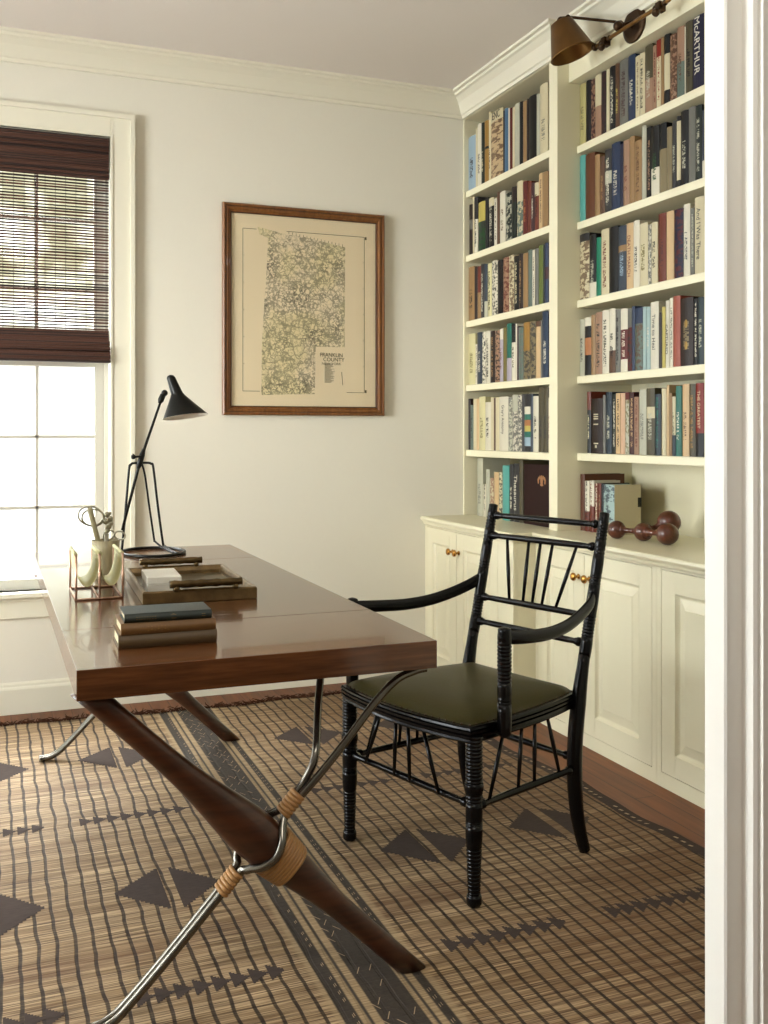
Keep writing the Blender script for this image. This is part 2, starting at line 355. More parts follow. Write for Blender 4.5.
# ------------------------------------------------------------------ mesh helpers
class MB:
    def __init__(s): s.v = []; s.f = []; s.mi = []; s.sm = []
    def add(s, vs, fs, mi=0, smooth=False):
        o = len(s.v); s.v += [tuple(p) for p in vs]
        for f in fs: s.f.append(tuple(i + o for i in f)); s.mi.append(mi); s.sm.append(smooth)
    def box(s, x0, y0, z0, x1, y1, z1, mi=0):
        vs = [(x, y, z) for x in (x0, x1) for y in (y0, y1) for z in (z0, z1)]
        s.add(vs, [(0, 1, 3, 2), (4, 6, 7, 5), (0, 4, 5, 1), (2, 3, 7, 6), (0, 2, 6, 4), (1, 5, 7, 3)], mi)
    def obox(s, c, h, rz=0.0, mi=0, mtx=None):
        R = mtx or Matrix.Rotation(rz, 3, 'Z')
        vs = [Vector(c) + R @ Vector((x * h[0], y * h[1], z * h[2])) for x in (-1, 1) for y in (-1, 1) for z in (-1, 1)]
        s.add(vs, [(0, 1, 3, 2), (4, 6, 7, 5), (0, 4, 5, 1), (2, 3, 7, 6), (0, 2, 6, 4), (1, 5, 7, 3)], mi)
    def tube(s, pts, rad, n=12, mi=0, cap=True, up=None, closed=False):
        pts = [Vector(p) for p in pts]; N = len(pts)
        if not isinstance(rad, (list, tuple)): rad = [rad] * N
        rad = [r if isinstance(r, tuple) else (r, r) for r in rad]
        T = []
        for i in range(N):
            a = pts[i - 1] if (i or closed) else pts[0]; b = pts[(i + 1) % N] if (i < N - 1 or closed) else pts[-1]
            d = b - a
            T.append(d.normalized() if d.length > 1e-9 else Vector((0, 0, 1)))
        ref = Vector(up) if up else (Vector((0, 0, 1)) if abs(T[0].z) < 0.9 else Vector((1, 0, 0)))
        U = (ref - T[0] * ref.dot(T[0])).normalized()
        vs = []
        for i in range(N):
            if up: U = (ref - T[i] * ref.dot(T[i])).normalized()
            elif i:
                U = U - T[i] * U.dot(T[i]); U.normalize()
            W = T[i].cross(U)
            for k in range(n):
                a = 2 * PI * k / n
                vs.append(pts[i] + U * (math.cos(a) * rad[i][0]) + W * (math.sin(a) * rad[i][1]))
        fs = []
        R = N if closed else N - 1
        for i in range(R):
            j = (i + 1) % N
            for k in range(n):
                k2 = (k + 1) % n
                fs.append((i * n + k, i * n + k2, j * n + k2, j * n + k))
        s.add(vs, fs, mi, True)
        if cap and not closed:
            s.add(vs[:n], [tuple(range(n))[::-1]], mi); s.add(vs[-n:], [tuple(range(n))], mi)
    def lathe(s, p0, p1, prof, n=16, mi=0):
        """prof: (t along axis 0..1, radius)"""
        p0, p1 = Vector(p0), Vector(p1)
        d = (p1 - p0)
        ax = d.normalized(); ref = Vector((0, 0, 1)) if abs(ax.z) < 0.9 else Vector((1, 0, 0))
        U = (ref - ax * ref.dot(ax)).normalized(); W = ax.cross(U); vs = []
        for t, r in prof:
            c = p0 + d * t
            for k in range(n):
                a = 2 * PI * k / n; vs.append(c + (U * math.cos(a) + W * math.sin(a)) * max(r, 1e-5))
        fs = []
        for i in range(len(prof) - 1):
            for k in range(n):
                k2 = (k + 1) % n; fs.append((i * n + k, i * n + k2, (i + 1) * n + k2, (i + 1) * n + k))
        s.add(vs, fs, mi, True)
        s.add(vs[:n], [tuple(range(n))[::-1]], mi); s.add(vs[-n:], [tuple(range(n))], mi)
    def ball(s, c, r, n=16, mi=0, sc=(1, 1, 1)):
        vs = []; m = n // 2
        for i in range(m + 1):
            th = PI * i / m
            for k in range(n):
                a = 2 * PI * k / n
                vs.append((c[0] + r * sc[0] * math.sin(th) * math.cos(a), c[1] + r * sc[1] * math.sin(th) * math.sin(a), c[2] + r * sc[2] * math.cos(th)))
        fs = []
        for i in range(m):
            for k in range(n):
                k2 = (k + 1) % n; fs.append((i * n + k, (i + 1) * n + k, (i + 1) * n + k2, i * n + k2))
        s.add(vs, fs, mi, True)
    def prism(s, poly, axis, a, b, mi=0):
        """poly 2D extruded along axis from a to b. axis 'x': poly=(y,z); 'y': poly=(x,z); 'z': poly=(x,y)"""
        def P3(p, t): return {'x': (t, p[0], p[1]), 'y': (p[0], t, p[1]), 'z': (p[0], p[1], t)}[axis]
        n = len(poly); vs = [P3(p, a) for p in poly] + [P3(p, b) for p in poly]
        fs = [tuple(range(n)), tuple(range(n, 2 * n))[::-1]] + [(i, i + n, (i + 1) % n + n, (i + 1) % n) for i in range(n)]
        s.add(vs, fs, mi)
    def sweep2d(s, path, prof, side=1, closed=False, mi=0):
        """path in XY, prof list of (offset, z); mitred; offset to the right of travel when side=1"""
        n = len(path); P = [Vector(p) for p in path]; rings = []
        for i in range(n):
            d0 = (P[i] - P[i - 1]).normalized() if (i or closed) else None
            d1 = (P[(i + 1) % n] - P[i]).normalized() if (i < n - 1 or closed) else None
            if d0 is None: d0 = d1
            if d1 is None: d1 = d0
            n0 = Vector((d0.y, -d0.x)) * side; n1 = Vector((d1.y, -d1.x)) * side
            m = (n0 + n1).normalized(); k = 1 / max(0.2, m.dot(n0))
            rings.append([(P[i].x + m.x * o * k, P[i].y + m.y * o * k, z) for o, z in prof])
        q = len(prof); vs = [p for r in rings for p in r]; fs = []
        for i in range(n if closed else n - 1):
            j = (i + 1) % n
            for k in range(q):
                k2 = (k + 1) % q
                fs.append((i * q + k, j * q + k, j * q + k2, i * q + k2))
        s.add(vs, fs, mi)
        if not closed: s.add(rings[0], [tuple(range(q))], mi); s.add(rings[-1], [tuple(range(q))[::-1]], mi)
    def xf(s, f): s.v = [tuple(f(Vector(p))) for p in s.v]
    def build(s, name, mats, parent=None, loc=(0, 0, 0), bevel=0.0, rz=0.0):
        me = bpy.data.meshes.new(name); me.from_pydata(s.v, [], s.f)
        if not isinstance(mats, (list, tuple)): mats = [mats]
        for m in mats: me.materials.append(m)
        for p, mi, sm in zip(me.polygons, s.mi, s.sm): p.material_index = mi; p.use_smooth = sm
        bm = bmesh.new(); bm.from_mesh(me); bmesh.ops.remove_doubles(bm, verts=bm.verts, dist=1e-6)
        bmesh.ops.recalc_face_normals(bm, faces=bm.faces); bm.to_mesh(me); bm.free()
        o = bpy.data.objects.new(name, me); COL.objects.link(o); o.location = loc; o.rotation_euler = (0, 0, rz)
        if parent: o.parent = parent
        if bevel:
            b = o.modifiers.new('bevel', 'BEVEL'); b.width = bevel; b.segments = 2; b.limit_method = 'ANGLE'; b.angle_limit = math.radians(40)
        return o

def tag(o, label, cat, group=None, kind=None):
    o['label'] = label; o['category'] = cat
    if group: o['group'] = group
    if kind: o['kind'] = kind
    return o
def struct(o): o['kind'] = 'structure'; return o
def empty(name, loc, label, cat, group=None, rz=0.0):
    o = bpy.data.objects.new(name, None); COL.objects.link(o); o.location = loc; o.rotation_euler = (0, 0, rz)
    o.empty_display_size = 0.05
    return tag(o, label, cat, group)
def catmull(pts, k=8):
    P = [Vector(p) for p in pts]; out = []
    P = [P[0] * 2 - P[1]] + P + [P[-1] * 2 - P[-2]]
    for i in range(1, len(P) - 2):
        for j in range(k):
            t = j / k
            out.append(0.5 * ((2 * P[i]) + (P[i + 1] - P[i - 1]) * t + (2 * P[i - 1] - 5 * P[i] + 4 * P[i + 1] - P[i + 2]) * t * t + (3 * P[i] - P[i - 1] - 3 * P[i + 1] + P[i + 2]) * t ** 3))
    out.append(P[-2]); return out
def text_mesh(body, size, mat_, parent, name, mtx, align='CENTER', extrude=0.0002, font=None, sx=1.0):
    c = bpy.data.curves.new(name, 'FONT'); c.body = body; c.size = size; c.align_x = align; c.align_y = 'CENTER'; c.extrude = extrude
    c.space_line = 0.8
    t = bpy.data.objects.new(name, c); COL.objects.link(t)
    dg = bpy.context.evaluated_depsgraph_get(); me = bpy.data.meshes.new_from_object(t.evaluated_get(dg))
    bpy.data.objects.remove(t)
    me.transform(Matrix.Diagonal((sx, 1, 1, 1))); me.transform(mtx)
    me.materials.clear(); me.materials.append(mat_)
    o = bpy.data.objects.new(name, me); COL.objects.link(o)
    if parent: o.parent = parent
    return o

# ------------------------------------------------------------------ room shell
YB, XL, YF, ZC = 4.557, -3.0, 1.145, 2.89      # back wall, left wall, front wall (room face at 1.22), ceiling
XR = 2.62                                       # wall behind the bookcases
Y0 = 3.655                                      # where the deeper far bay steps back
b = MB(); b.box(XL - 0.2, -2.4, -0.1, XR + 0.2, YB + 0.16, 0); struct(b.build('floor', M['floor']))
b = MB(); b.box(XL - 0.2, -2.4, ZC, XR + 0.2, YB + 0.16, ZC + 0.1); struct(b.build('ceiling', M['ceil']))
WX0, WX1, WZ0, WZ1 = -0.353, 0.49, 0.52, 2.50
b = MB()
WB0, WB1 = -2.12, -1.28
b.box(XL - 0.2, YB, 0, WB0, YB + 0.16, ZC); b.box(WB1, YB, 0, WX0, YB + 0.16, ZC); b.box(WB0, YB, 0, WB1, YB + 0.16, WZ0); b.box(WB0, YB, WZ1, WB1, YB + 0.16, ZC); b.box(WX1, YB, 0, XR + 0.2, YB + 0.16, ZC)
b.box(WX0, YB, 0, WX1, YB + 0.16, WZ0); b.box(WX0, YB, WZ1, WX1, YB + 0.16, ZC)
struct(b.build('wall_back', M['wall']))
b = MB(); b.box(XR, -2.4, 0, XR + 0.2, YB, ZC); struct(b.build('wall_right', M['wall']))
SIDE = ((2.0, 3.5),)
b = MB()
b.box(XL - 0.16, 1.2, 0, XL, YB, WZ0); b.box(XL - 0.16, 1.2, WZ1, XL, YB, ZC)
for ya, yb in ((1.2, SIDE[0][0]), (SIDE[0][1], YB)): b.box(XL - 0.16, ya, WZ0, XL, yb, WZ1)
struct(b.build('wall_left', M['wall']))
# front wall with the wide doorway the photograph looks through
DX0, DX1 = -0.75, 1.0
b = MB(); b.box(XL, YF, 0, DX0 - 0.02, 1.20, ZC); b.box(DX1 + 0.05, YF, 0, XR, 1.20, ZC); b.box(DX0 - 0.02, YF, 2.62, DX1 + 0.05, 1.20, ZC)
struct(b.build('wall_front', M['wall']))
# hall behind the doorway
b = MB(); b.box(XL - 0.2, -2.5, 0, XR + 0.2, -2.4, ZC); struct(b.build('wall_hall_end', M['wall']))
b = MB(); b.box(XL - 0.2, -2.4, 0, XL, YF, ZC); struct(b.build('wall_hall_left', M['wall']))
# doorway casing: bright lining, stop and moulded edge as seen on the right of the photograph
jamb = [(1.000, 1.222), (1.000, 1.180), (1.003, 1.177), (1.0296, 1.177), (1.0296, 1.153), (1.035, 1.150), (1.037, 1.156), (1.040, 1.144), (1.09, 1.144), (1.09, 1.222)]
b = MB(); b.prism(jamb, 'z', 0, 2.62)
b.prism([(DX0 + DX1 - x, y) for x, y in jamb], 'z', 0, 2.62)
b.box(DX0 - 0.09, 1.144, 2.60, DX1 + 0.09, 1.222, 2.70)
struct(b.build('door_1', M['white_trim']))

# crown moulding, mitred round the whole run
crown = [(0, -0.108), (0.012, -0.108), (0.014, -0.094), (0.022, -0.09), (0.034, -0.072), (0.052, -0.046), (0.078, -0.026), (0.090, -0.022), (0.092, -0.012), (0.108, -0.010), (0.110, 0), (0, 0)]
b = MB(); b.sweep2d([(XL, 1.2), (XL, YB), (2.225, YB), (2.225, Y0), (2.28, Y0), (2.28, 1.2)], [(o, ZC + z) for o, z in crown], 1)
struct(b.build('trim_1', M['trim']))
bprof = [(0, 0), (0.016, 0), (0.016, 0.105), (0.013, 0.112), (0.009, 0.117), (0.008, 0.126), (0.003, 0.134), (0, 0.134)]
b = MB(); b.sweep2d([(XL, 1.2), (XL, YB), (2.015, YB)], bprof, 1)
struct(b.build('baseboard_back', M['trim']))

# ------------------------------------------------------------------ windows
def window(name, W, H0, H1, cols, mtx, blind_hint=False):
    """local frame: x across, y outwards, z up; interior wall plane at y=0; centred on x=0"""
    w2 = W / 2
    root = MB()
    # casing (moulded) + jamb lining
    cw = 0.105
    def casing(x0, x1, z0, z1):
        root.box(x0, -0.018, z0, x1, 0, z1)
    casing(-w2 - cw, -w2 - 0.004, H0, H1 + cw); casing(w2 + 0.004, w2 + cw, H0, H1 + cw); casing(-w2 - 0.004, w2 + 0.004, H1 + 0.004, H1 + cw)
    # outer back-band and inner bead
    for s_ in (-1, 1):
        xs = sorted((s_ * (w2 + cw - 0.016), s_ * (w2 + cw + 0.004))); root.box(xs[0], -0.028, H0, xs[1], 0, H1 + cw + 0.004)
        xs = sorted((s_ * (w2 + 0.004), s_ * (w2 + 0.014))); root.box(xs[0], -0.022, H0, xs[1], 0, H1 + 0.014)
        xs = sorted((s_ * w2, s_ * (w2 + 0.01))); root.box(xs[0], 0, H0, xs[1], 0.15, H1)
    root.box(-w2 - cw + 0.016, -0.028, H1 + cw - 0.016, w2 + cw - 0.016, 0, H1 + cw + 0.004)
    root.box(-w2 - 0.004, -0.022, H1 + 0.004, w2 + 0.004, -0.001, H1 + 0.014)
    root.box(-w2, 0, H1 - 0.003, w2, 0.15, H1)
    o = root.build(name, M['trim'], bevel=0.002); struct(o); o.matrix_world = mtx
    def child(mb, nm, m_, bev=0.0, par=o):
        c = mb.build(nm, m_, par, bevel=bev); return c
    st = MB(); st.box(-w2 - cw - 0.03, -0.05, H0 - 0.022, w2 + cw + 0.03, 0.15, H0); child(st, 'window_stool', M['trim'], 0.004)
    ap = MB(); ap.box(-w2 - cw, -0.016, H0 - 0.112, w2 + cw, 0, H0 - 0.022); ap.box(-w2 - cw, -0.022, H0 - 0.04, w2 + cw, 0, H0 - 0.022); child(ap, 'window_apron', M['trim'], 0.002)
    zm = (H0 + H1) / 2
    pw = (W - 2 * 0.057) / cols
    for k, (z0, z1, y) in enumerate(((H0, zm + 0.018, 0.045), (zm - 0.018, H1 - 0.003, 0.085))):
        s_ = MB(); x0, x1 = -w2 + 0.018, w2 - 0.018
        bot = 0.047 if k == 0 else 0.036; top = 0.036 if k == 0 else 0.045
        s_.box(x0, y, z0, x0 + 0.039, y + 0.036, z1); s_.box(x1 - 0.039, y, z0, x1, y + 0.036, z1)
        s_.box(x0 + 0.039, y, z0, x1 - 0.039, y + 0.036, z0 + bot); s_.box(x0 + 0.039, y, z1 - top, x1 - 0.039, y + 0.036, z1)
        gx0, gx1, gz0, gz1 = x0 + 0.039, x1 - 0.039, z0 + bot, z1 - top
        for i in range(1, cols):
            x = gx0 + (gx1 - gx0) * i / cols; s_.box(x - 0.0075, y + 0.006, gz0, x + 0.0075, y + 0.03, gz1)
        for i in (1, 2):
            z = gz0 + (gz1 - gz0) * i / 3; s_.box(gx0, y + 0.006, z - 0.0075, gx1, y + 0.03, z + 0.0075)
        so = child(s_, 'window_sash', M['sash'], 0.0015)
        g = MB(); g.box(gx0 - 0.002, y + 0.017, gz0 - 0.002, gx1 + 0.002, y + 0.020, gz1 + 0.002); child(g, 'window_pane', M['glass'], 0, so)
    jb = MB()
    for s2 in (-1, 1):
        xs = sorted((s2 * w2, s2 * (w2 - 0.018)))
        jb.box(xs[0], 0.03, H0, xs[1], 0.045, H1 - 0.003); jb.box(xs[0], 0.125, H0, xs[1], 0.15, H1 - 0.003)
        xs = sorted((s2 * w2, s2 * (w2 - 0.006))); jb.box(xs[0], 0.045, H0, xs[1], 0.125, H1 - 0.003)
    child(jb, 'window_jamb', M['sash'])
    return o
window('window_1', WX1 - WX0, WZ0, WZ1, 3, Matrix.Translation(((WX0 + WX1) / 2, YB, 0)))
window('window_added', WB1 - WB0, WZ0, WZ1, 3, Matrix.Translation(((WB0 + WB1) / 2, YB, 0)))  # unseen second back window, added to let more light reach the right side
for nm_, (ya, yb) in zip(('window_2',), SIDE):
    window(nm_, yb - ya, WZ0, WZ1, 5, Matrix.Translation((XL, (ya + yb) / 2, 0)) @ Matrix.Rotation(PI / 2, 4, 'Z'))

# ------------------------------------------------------------------ woven wood roman blind
bl = empty('window_blind', (0.0685, YB - 0.01, 1.51), 'dark brown woven wood roman blind half lowered over the window', 'blind')
BX0, BX1 = -0.352 - 0.0685, 0.487 - 0.0685
def slat_rows(mb, z0, z1, pitch, h, y, dx=0.0, thick=0.003, seed=1):
    rr = random.Random(seed); z = z0
    while z < z1:
        hh = h * rr.uniform(0.8, 1.2); a = rr.uniform(-0.002, 0.002)
        mb.add([(BX0 - dx, y - thick, z), (BX1 + dx, y - thick, z + a), (BX1 + dx, y, z + a), (BX0 - dx, y, z),
                (BX0 - dx, y - thick, z + hh), (BX1 + dx, y - thick, z + a + hh), (BX1 + dx, y, z + a + hh), (BX0 - dx, y, z + hh)],
               [(0, 1, 2, 3), (4, 7, 6, 5), (0, 4, 5, 1), (1, 5, 6, 2), (2, 6, 7, 3), (3, 7, 4, 0)], 0 if rr.random() < 0.7 else 1)
        z += pitch * rr.uniform(0.92, 1.08)
zb = 1.51
s_ = MB(); slat_rows(s_, 1.640 - zb, 2.33 - zb, 0.0130, 0.0070, 0.006, seed=3)
s_.build('slat_panel', [M['blind'], M['blind_dark']], bl)
s_ = MB(); slat_rows(s_, 2.318 - zb, 2.492 - zb, 0.0056, 0.0053, -0.006, 0.001, 0.004, seed=4); s_.box(BX0, -0.005, 2.32 - zb, BX1, -0.001, 2.492 - zb, 1)
s_.build('valance', [M['blind'], M['blind_dark']], bl)
s_ = MB()
for k, (z0, z1, y) in enumerate(((1.562, 1.645, 0.0), (1.535, 1.60, -0.010), (1.515, 1.575, -0.020))):
    slat_rows(s_, z0 - zb, z1 - zb, 0.0058, 0.0054, y, 0.001 + 0.002 * k, 0.005, seed=8 + k); s_.box(BX0, y - 0.0005, z0 - zb, BX1, y + 0.003, z1 - zb, 1)
s_.build('folded_hem', [M['blind'], M['blind_dark']], bl)
s_ = MB(); s_.box(BX0 - 0.004, -0.034, 1.507 - zb, BX1 + 0.005, -0.004, 1.517 - zb); s_.build('bottom_rail', M['blind_dark'], bl, bevel=0.003)
s_ = MB(); x = BX0 + 0.02
while x < BX1:
    s_.box(x - 0.0009, 0.000, 1.64 - zb, x + 0.0009, 0.003, 2.33 - zb); x += 0.0425
s_.build('warp_cords', M['cord'], bl)
s_ = MB(); s_.box(BX0, 0.01, 2.46 - zb, BX1, 0.035, 2.492 - zb); s_.build('head_rail', M['blind_dark'], bl)

# ------------------------------------------------------------------ built-in bookcases
CT = 0.787
SHELF_TOPS = (2.418, 2.094, 1.763, 1.441, 1.115)
def bookcase(y0, y1, xf, xs, ztop, label, side_lo=0.0, side_hi=0.0, full_low_side=True):
    """y0<y1 outer extents; xf frieze plane, xs shelf-front plane"""
    o = empty('bookcase', (xf, (y0 + y1) / 2, CT), label, 'bookcase', 'built-in bookcase bays')
    cx, cy, cz = xf, (y0 + y1) / 2, CT
    def ch(mb, nm, bev=0.0015):
        mb.xf(lambda p: p - Vector((cx, cy, cz))); return mb.build(nm, M['joinery'], o, bevel=bev)
    t = MB(); t.box(2.60, y0, CT, 2.618, y1, ZC - 0.001); ch(t, 'back_panel', 0)
    t = MB(); t.box(xf, y0, ztop, 2.598, y1, ZC - 0.11); ch(t, 'frieze')
    t = MB(); t.box(xf, y0, CT, 2.6, y0 + side_lo, ztop); ch(t, 'side_panel')
    if side_hi > 0: t = MB(); t.box(xf, y1 - side_hi, CT, 2.6, y1, ztop); ch(t, 'side_panel')
    for z in SHELF_TOPS:
        t = MB(); t.box(xs, y0 + side_lo + 0.0005, z - 0.032, 2.598, y1 - side_hi - 0.0005, z); ch(t, 'shelf', 0.003)
bookcase(Y0, YB - 0.001, 2.225, 2.235, 2.782, 'cream painted bookcase bay against the back wall, standing forward of its neighbour', 0.067, 0.009)
bookcase(2.745, Y0 - 0.001, 2.28, 2.32, 2.682, 'cream painted bookcase bay under the brass wall sconce, set back and nearer the doorway', 0.045, 0.0)
# ------------------------------------------------------------------ worktop
t = MB()
def nose(path, inner_x):
    pass
XNL, XNR = 1.992, 2.088
outline = [(2.60, YB - 0.001), (XNL + 0.006, YB - 0.001), (XNL + 0.006, Y0 - 0.022), (XNR + 0.006, Y0 - 0.022), (XNR + 0.006, 1.25), (2.60, 1.25)]
t.prism(outline, 'z', CT - 0.020, CT)
nprof = [(0, CT - 0.001), (0.004, CT), (0.008, CT - 0.004), (0.009, CT - 0.012), (0.005, CT - 0.019), (0.0, CT - 0.021), (-0.004, CT - 0.026), (-0.006, CT - 0.034), (-0.012, CT - 0.040), (-0.03, CT - 0.040), (-0.03, CT - 0.002)]
t.sweep2d([(XNL + 0.006, YB - 0.001), (XNL + 0.006, Y0 - 0.022), (XNR + 0.006, Y0 - 0.022), (XNR + 0.006, 1.25)], nprof, 1)
o = t.build('countertop', M['joinery'], bevel=0.0)
tag(o, 'cream painted countertop with a moulded edge running along the base cabinets', 'countertop')

# ------------------------------------------------------------------ base cabinets
def raised_door(dw, dh):
    """door in local frame: front face at x=0 facing -x, spans y 0..dw, z 0..dh"""
    d = MB(); st = 0.072; th = 0.02; s1 = 0.010; s2 = 0.052
    d.box(0, 0, 0, th, st, dh); d.box(0, dw - st, 0, th, dw, dh); d.box(0, st, 0, th, dw - st, st); d.box(0, st, dh - st, th, dw - st, dh)
    def ring(a): return [(st + a, st + a), (dw - st - a, st + a), (dw - st - a, dh - st - a), (st + a, dh - st - a)]
    levels = [(0.0, 0.0), (s1 * 0.5, 0.007), (s1, 0.011), (s1 + 0.004, 0.0115), (s1 + 0.036, 0.0045), (s1 + 0.038, 0.003)]
    rs = [[(x, y, z) for y, z in ring(a)] for a, x in levels]
    vs = [p for r in rs for p in r]; fs = []
    for i in range(len(rs) - 1):
        for k in range(4): k2 = (k + 1) % 4; fs.append((i * 4 + k, i * 4 + k2, (i + 1) * 4 + k2, (i + 1) * 4 + k))
    fs.append(tuple(range(len(vs) - 4, len(vs))))
    d.add(vs, fs); return d
def cabinet(y0, y1, xf, doors, label, ztop=CT - 0.042):
    o = empty('base_cabinet', (xf, (y0 + y1) / 2, 0), label, 'cabinet', 'built-in base cabinets')
    off = Vector((xf, (y0 + y1) / 2, 0))
    c = MB(); c.box(xf + 0.0225, y0, 0, 2.598, y1, ztop)
    # face frame in front of the carcass
    DZ0, DZ1 = 0.052, 0.736
    edges = []
    c.box(xf, y0, 0, xf + 0.022, y1, DZ0 - 0.002); c.box(xf, y0, DZ1 + 0.002, xf + 0.022, y1, ztop)
    ys = sorted([v for d in doors for v in d[:2]]); lo, hi = ys[0], ys[-1]
    if lo - y0 > 0.003: c.box(xf, y0, DZ0 - 0.002, xf + 0.022, lo - 0.002, DZ1 + 0.002)
    if y1 - hi > 0.003: c.box(xf, hi + 0.002, DZ0 - 0.002, xf + 0.022, y1, DZ1 + 0.002)
    c.xf(lambda p: p - off); c.build('carcass', M['joinery'], o)
    for a, bb, ky in doors:
        d = raised_door(bb - a, DZ1 - DZ0); d.xf(lambda p: p + Vector((xf, a, DZ0)) - off)
        do = d.build('door', M['joinery'], o, bevel=0.001)
        if ky is not None:
            k = MB(); kx = xf; kz = 0.645
            k.lathe((kx, ky, kz), (kx - 0.034, ky, kz), [(0, 0.010), (0.08, 0.011), (0.16, 0.006), (0.45, 0.0055), (0.55, 0.010), (0.62, 0.0155), (0.78, 0.0165), (0.93, 0.013), (1.0, 0.005)], 14)
            k.xf(lambda p: p - off); k.build('knob', M['knob'], do)
cabinet(Y0, YB - 0.001, 2.015, [(3.795, 4.197, 4.170), (4.200, 4.535, 4.235)], 'cream base cabinet with raised panel doors against the back wall, partly behind the chair')
cabinet(2.838, Y0 - 0.001, 2.12, [(2.866, 3.286, 3.250), (3.289, 3.635, 3.325)], 'cream base cabinet with two raised panel doors under the carved wooden balls')
cabinet(1.90, 2.837, 2.12, [(2.391, 2.812, None), (1.967, 2.388, None)], 'cream base cabinet nearest the doorway, partly hidden by the white door casing')

# ------------------------------------------------------------------ rug
rr = random.Random(5)
RX0, RY0, RY1 = -1.05, 1.28, 4.345
def rug_right(y):
    return 1.885 + 0.012 * math.sin(y * 9.0) + 0.018 * math.sin(y * 3.1 + 1.0) - 0.03 * max(0, (2.45 - y)) - 0.10 * max(0, y - 3.0)
def rug_back(x):
    return RY1 + 0.02 * math.sin(x * 5.0 + 0.5) + 0.010 * math.sin(x * 17) - 0.03 * max(0, x - 0.7)
def rug_z(x, y, ex):
    return 0.007 + 0.004 * max(0.0, 1 - ex / 0.12) * (0.5 + 0.5 * math.sin(y * 26))
rg = MB(); NX, NY = 120, 130
vs = []
for j in range(NY + 1):
    for i in range(NX + 1):
        u, v = i / NX, j / NY
        y = RY0 + v * (RY1 - RY0)
        xr = rug_right(y); x = RX0 + u * (xr - RX0)
        y = RY0 + v * (rug_back(x) - RY0)
        vs.append((x, y, rug_z(x, y, xr - x)))
top = len(vs)
fs = [(j * (NX + 1) + i, j * (NX + 1) + i + 1, (j + 1) * (NX + 1) + i + 1, (j + 1) * (NX + 1) + i) for j in range(NY) for i in range(NX)]
# underside rim
edge = [i for i in range(NX + 1)] + [(j) * (NX + 1) + NX for j in range(1, NY + 1)] + [NY * (NX + 1) + i for i in range(NX - 1, -1, -1)] + [j * (NX + 1) for j in range(NY - 1, 0, -1)]
for k, i in enumerate(edge): vs.append((vs[i][0], vs[i][1], 0.001))
n = len(edge)
fs += [(edge[k], edge[(k + 1) % n], top + (k + 1) % n, top + k) for k in range(n)]
fs.append(tuple(top + k for k in range(n))[::-1])
rg.add(vs, fs, 0, False)
ZR = 0.0078
def quad(x0, y0, x1, y1, mi=1, z=ZR):
    rg.add([(x0, y0, z), (x1, y0, z), (x1, y1, z), (x0, y1, z)], [(0, 1, 2, 3)], mi)
def woven_tri(xa, xb, yc, half, ycb):
    """stepped triangle: apex at xa, upright base at xb"""
    N = 13
    for k in range(N):
        t0, t1 = k / N, (k + 1) / N
        x0, x1 = xa + (xb - xa) * t0, xa + (xb - xa) * t1
        h = half * (k + 0.8) / N; c = yc + (ycb - yc) * (t0 + t1) / 2
        quad(min(x0, x1), c - h, max(x0, x1), c + h)
for cx, yc in ((0.0, 2.66), (0.442, 2.652), (1.180, 2.648), (1.602, 2.665), (0.0, 3.775), (0.44, 3.785), (1.175, 3.78), (1.60, 3.79), (-0.44, 2.66), (-0.44, 3.78)):
    woven_tri(cx - 0.142, cx - 0.018, yc + 0.01, 0.125, yc); woven_tri(cx + 0.127, cx + 0.012, yc - 0.01, 0.125, yc - 0.005)
def zig(xa, xb, y):
    nn = int(round((xb - xa) / 0.041)); quad(xa, y - 0.004, xb, y + 0.004, 1, ZR + 0.0004)
    for k in range(nn):
        x = xa + k * 0.041
        for i in range(6):
            h = 0.030 * (1 - i / 6) + 0.002; quad(x + i * 0.0058, y - h, x + (i + 1) * 0.0058, y + h)
for xa, xb in ((-0.42, -0.14), (-0.14, 0.145), (0.285, 0.60), (0.985, 1.30), (1.43, 1.80)):
    zig(xa, xb, 2.150 if xa < 0.9 else 2.112); zig(xa - 0.03, xb, 3.19)
for k in range(100):          # pale chevron stitches on the dark bands
    y = 1.32 + k * 0.030
    for x0 in (0.752, 0.782, 0.808):
        if rr.random() < 0.55:
            o = rr.uniform(-0.01, 0.01); d = 0.013 if k % 2 else -0.013
            rg.add([(x0, y + o, ZR), (x0 + 0.0022, y + o, ZR), (x0 + 0.0022 + d, y + o + 0.024, ZR), (x0 + d, y + o + 0.024, ZR)], [(0, 1, 2, 3)], 2)
    for x0, w_ in ((0.871, 0.006), (0.690, 0.004)):
        if rr.random() < 0.6: quad(x0, y, x0 + 0.0016, y + 0.012, 2); quad(x0 + w_, y + 0.004, x0 + w_ + 0.0016, y + 0.016, 2)
y = RY0 + 0.02                 # dark bound edge with pale stitches on the cabinet side
while y < RY1 - 0.05:
    a, b_ = rug_right(y), rug_right(y + 0.03)
    za, zb_ = rug_z(a, y, 0) + 0.0008, rug_z(b_, y + 0.03, 0) + 0.0008
    rg.add([(a - 0.045, y, za), (a + 0.001, y, za), (b_ + 0.001, y + 0.03, zb_), (b_ - 0.045, y + 0.03, zb_)], [(0, 1, 2, 3)], 1)
    if rr.random() < 0.7: rg.add([(a - 0.026, y + 0.006, za + 0.0006), (a - 0.018, y + 0.006, za + 0.0006), (a - 0.024, y + 0.018, zb_ + 0.0006), (a - 0.032, y + 0.018, zb_ + 0.0006)], [(0, 1, 2, 3)], 2)
    y += 0.03
rug = rg.build('rug', [M['rug'], M['rug_dark'], M['rug_dash']])
tag(rug, 'flatwoven straw rug with dark stripes and woven diamonds on the wooden floor', 'rug')
fr = MB(); x = RX0
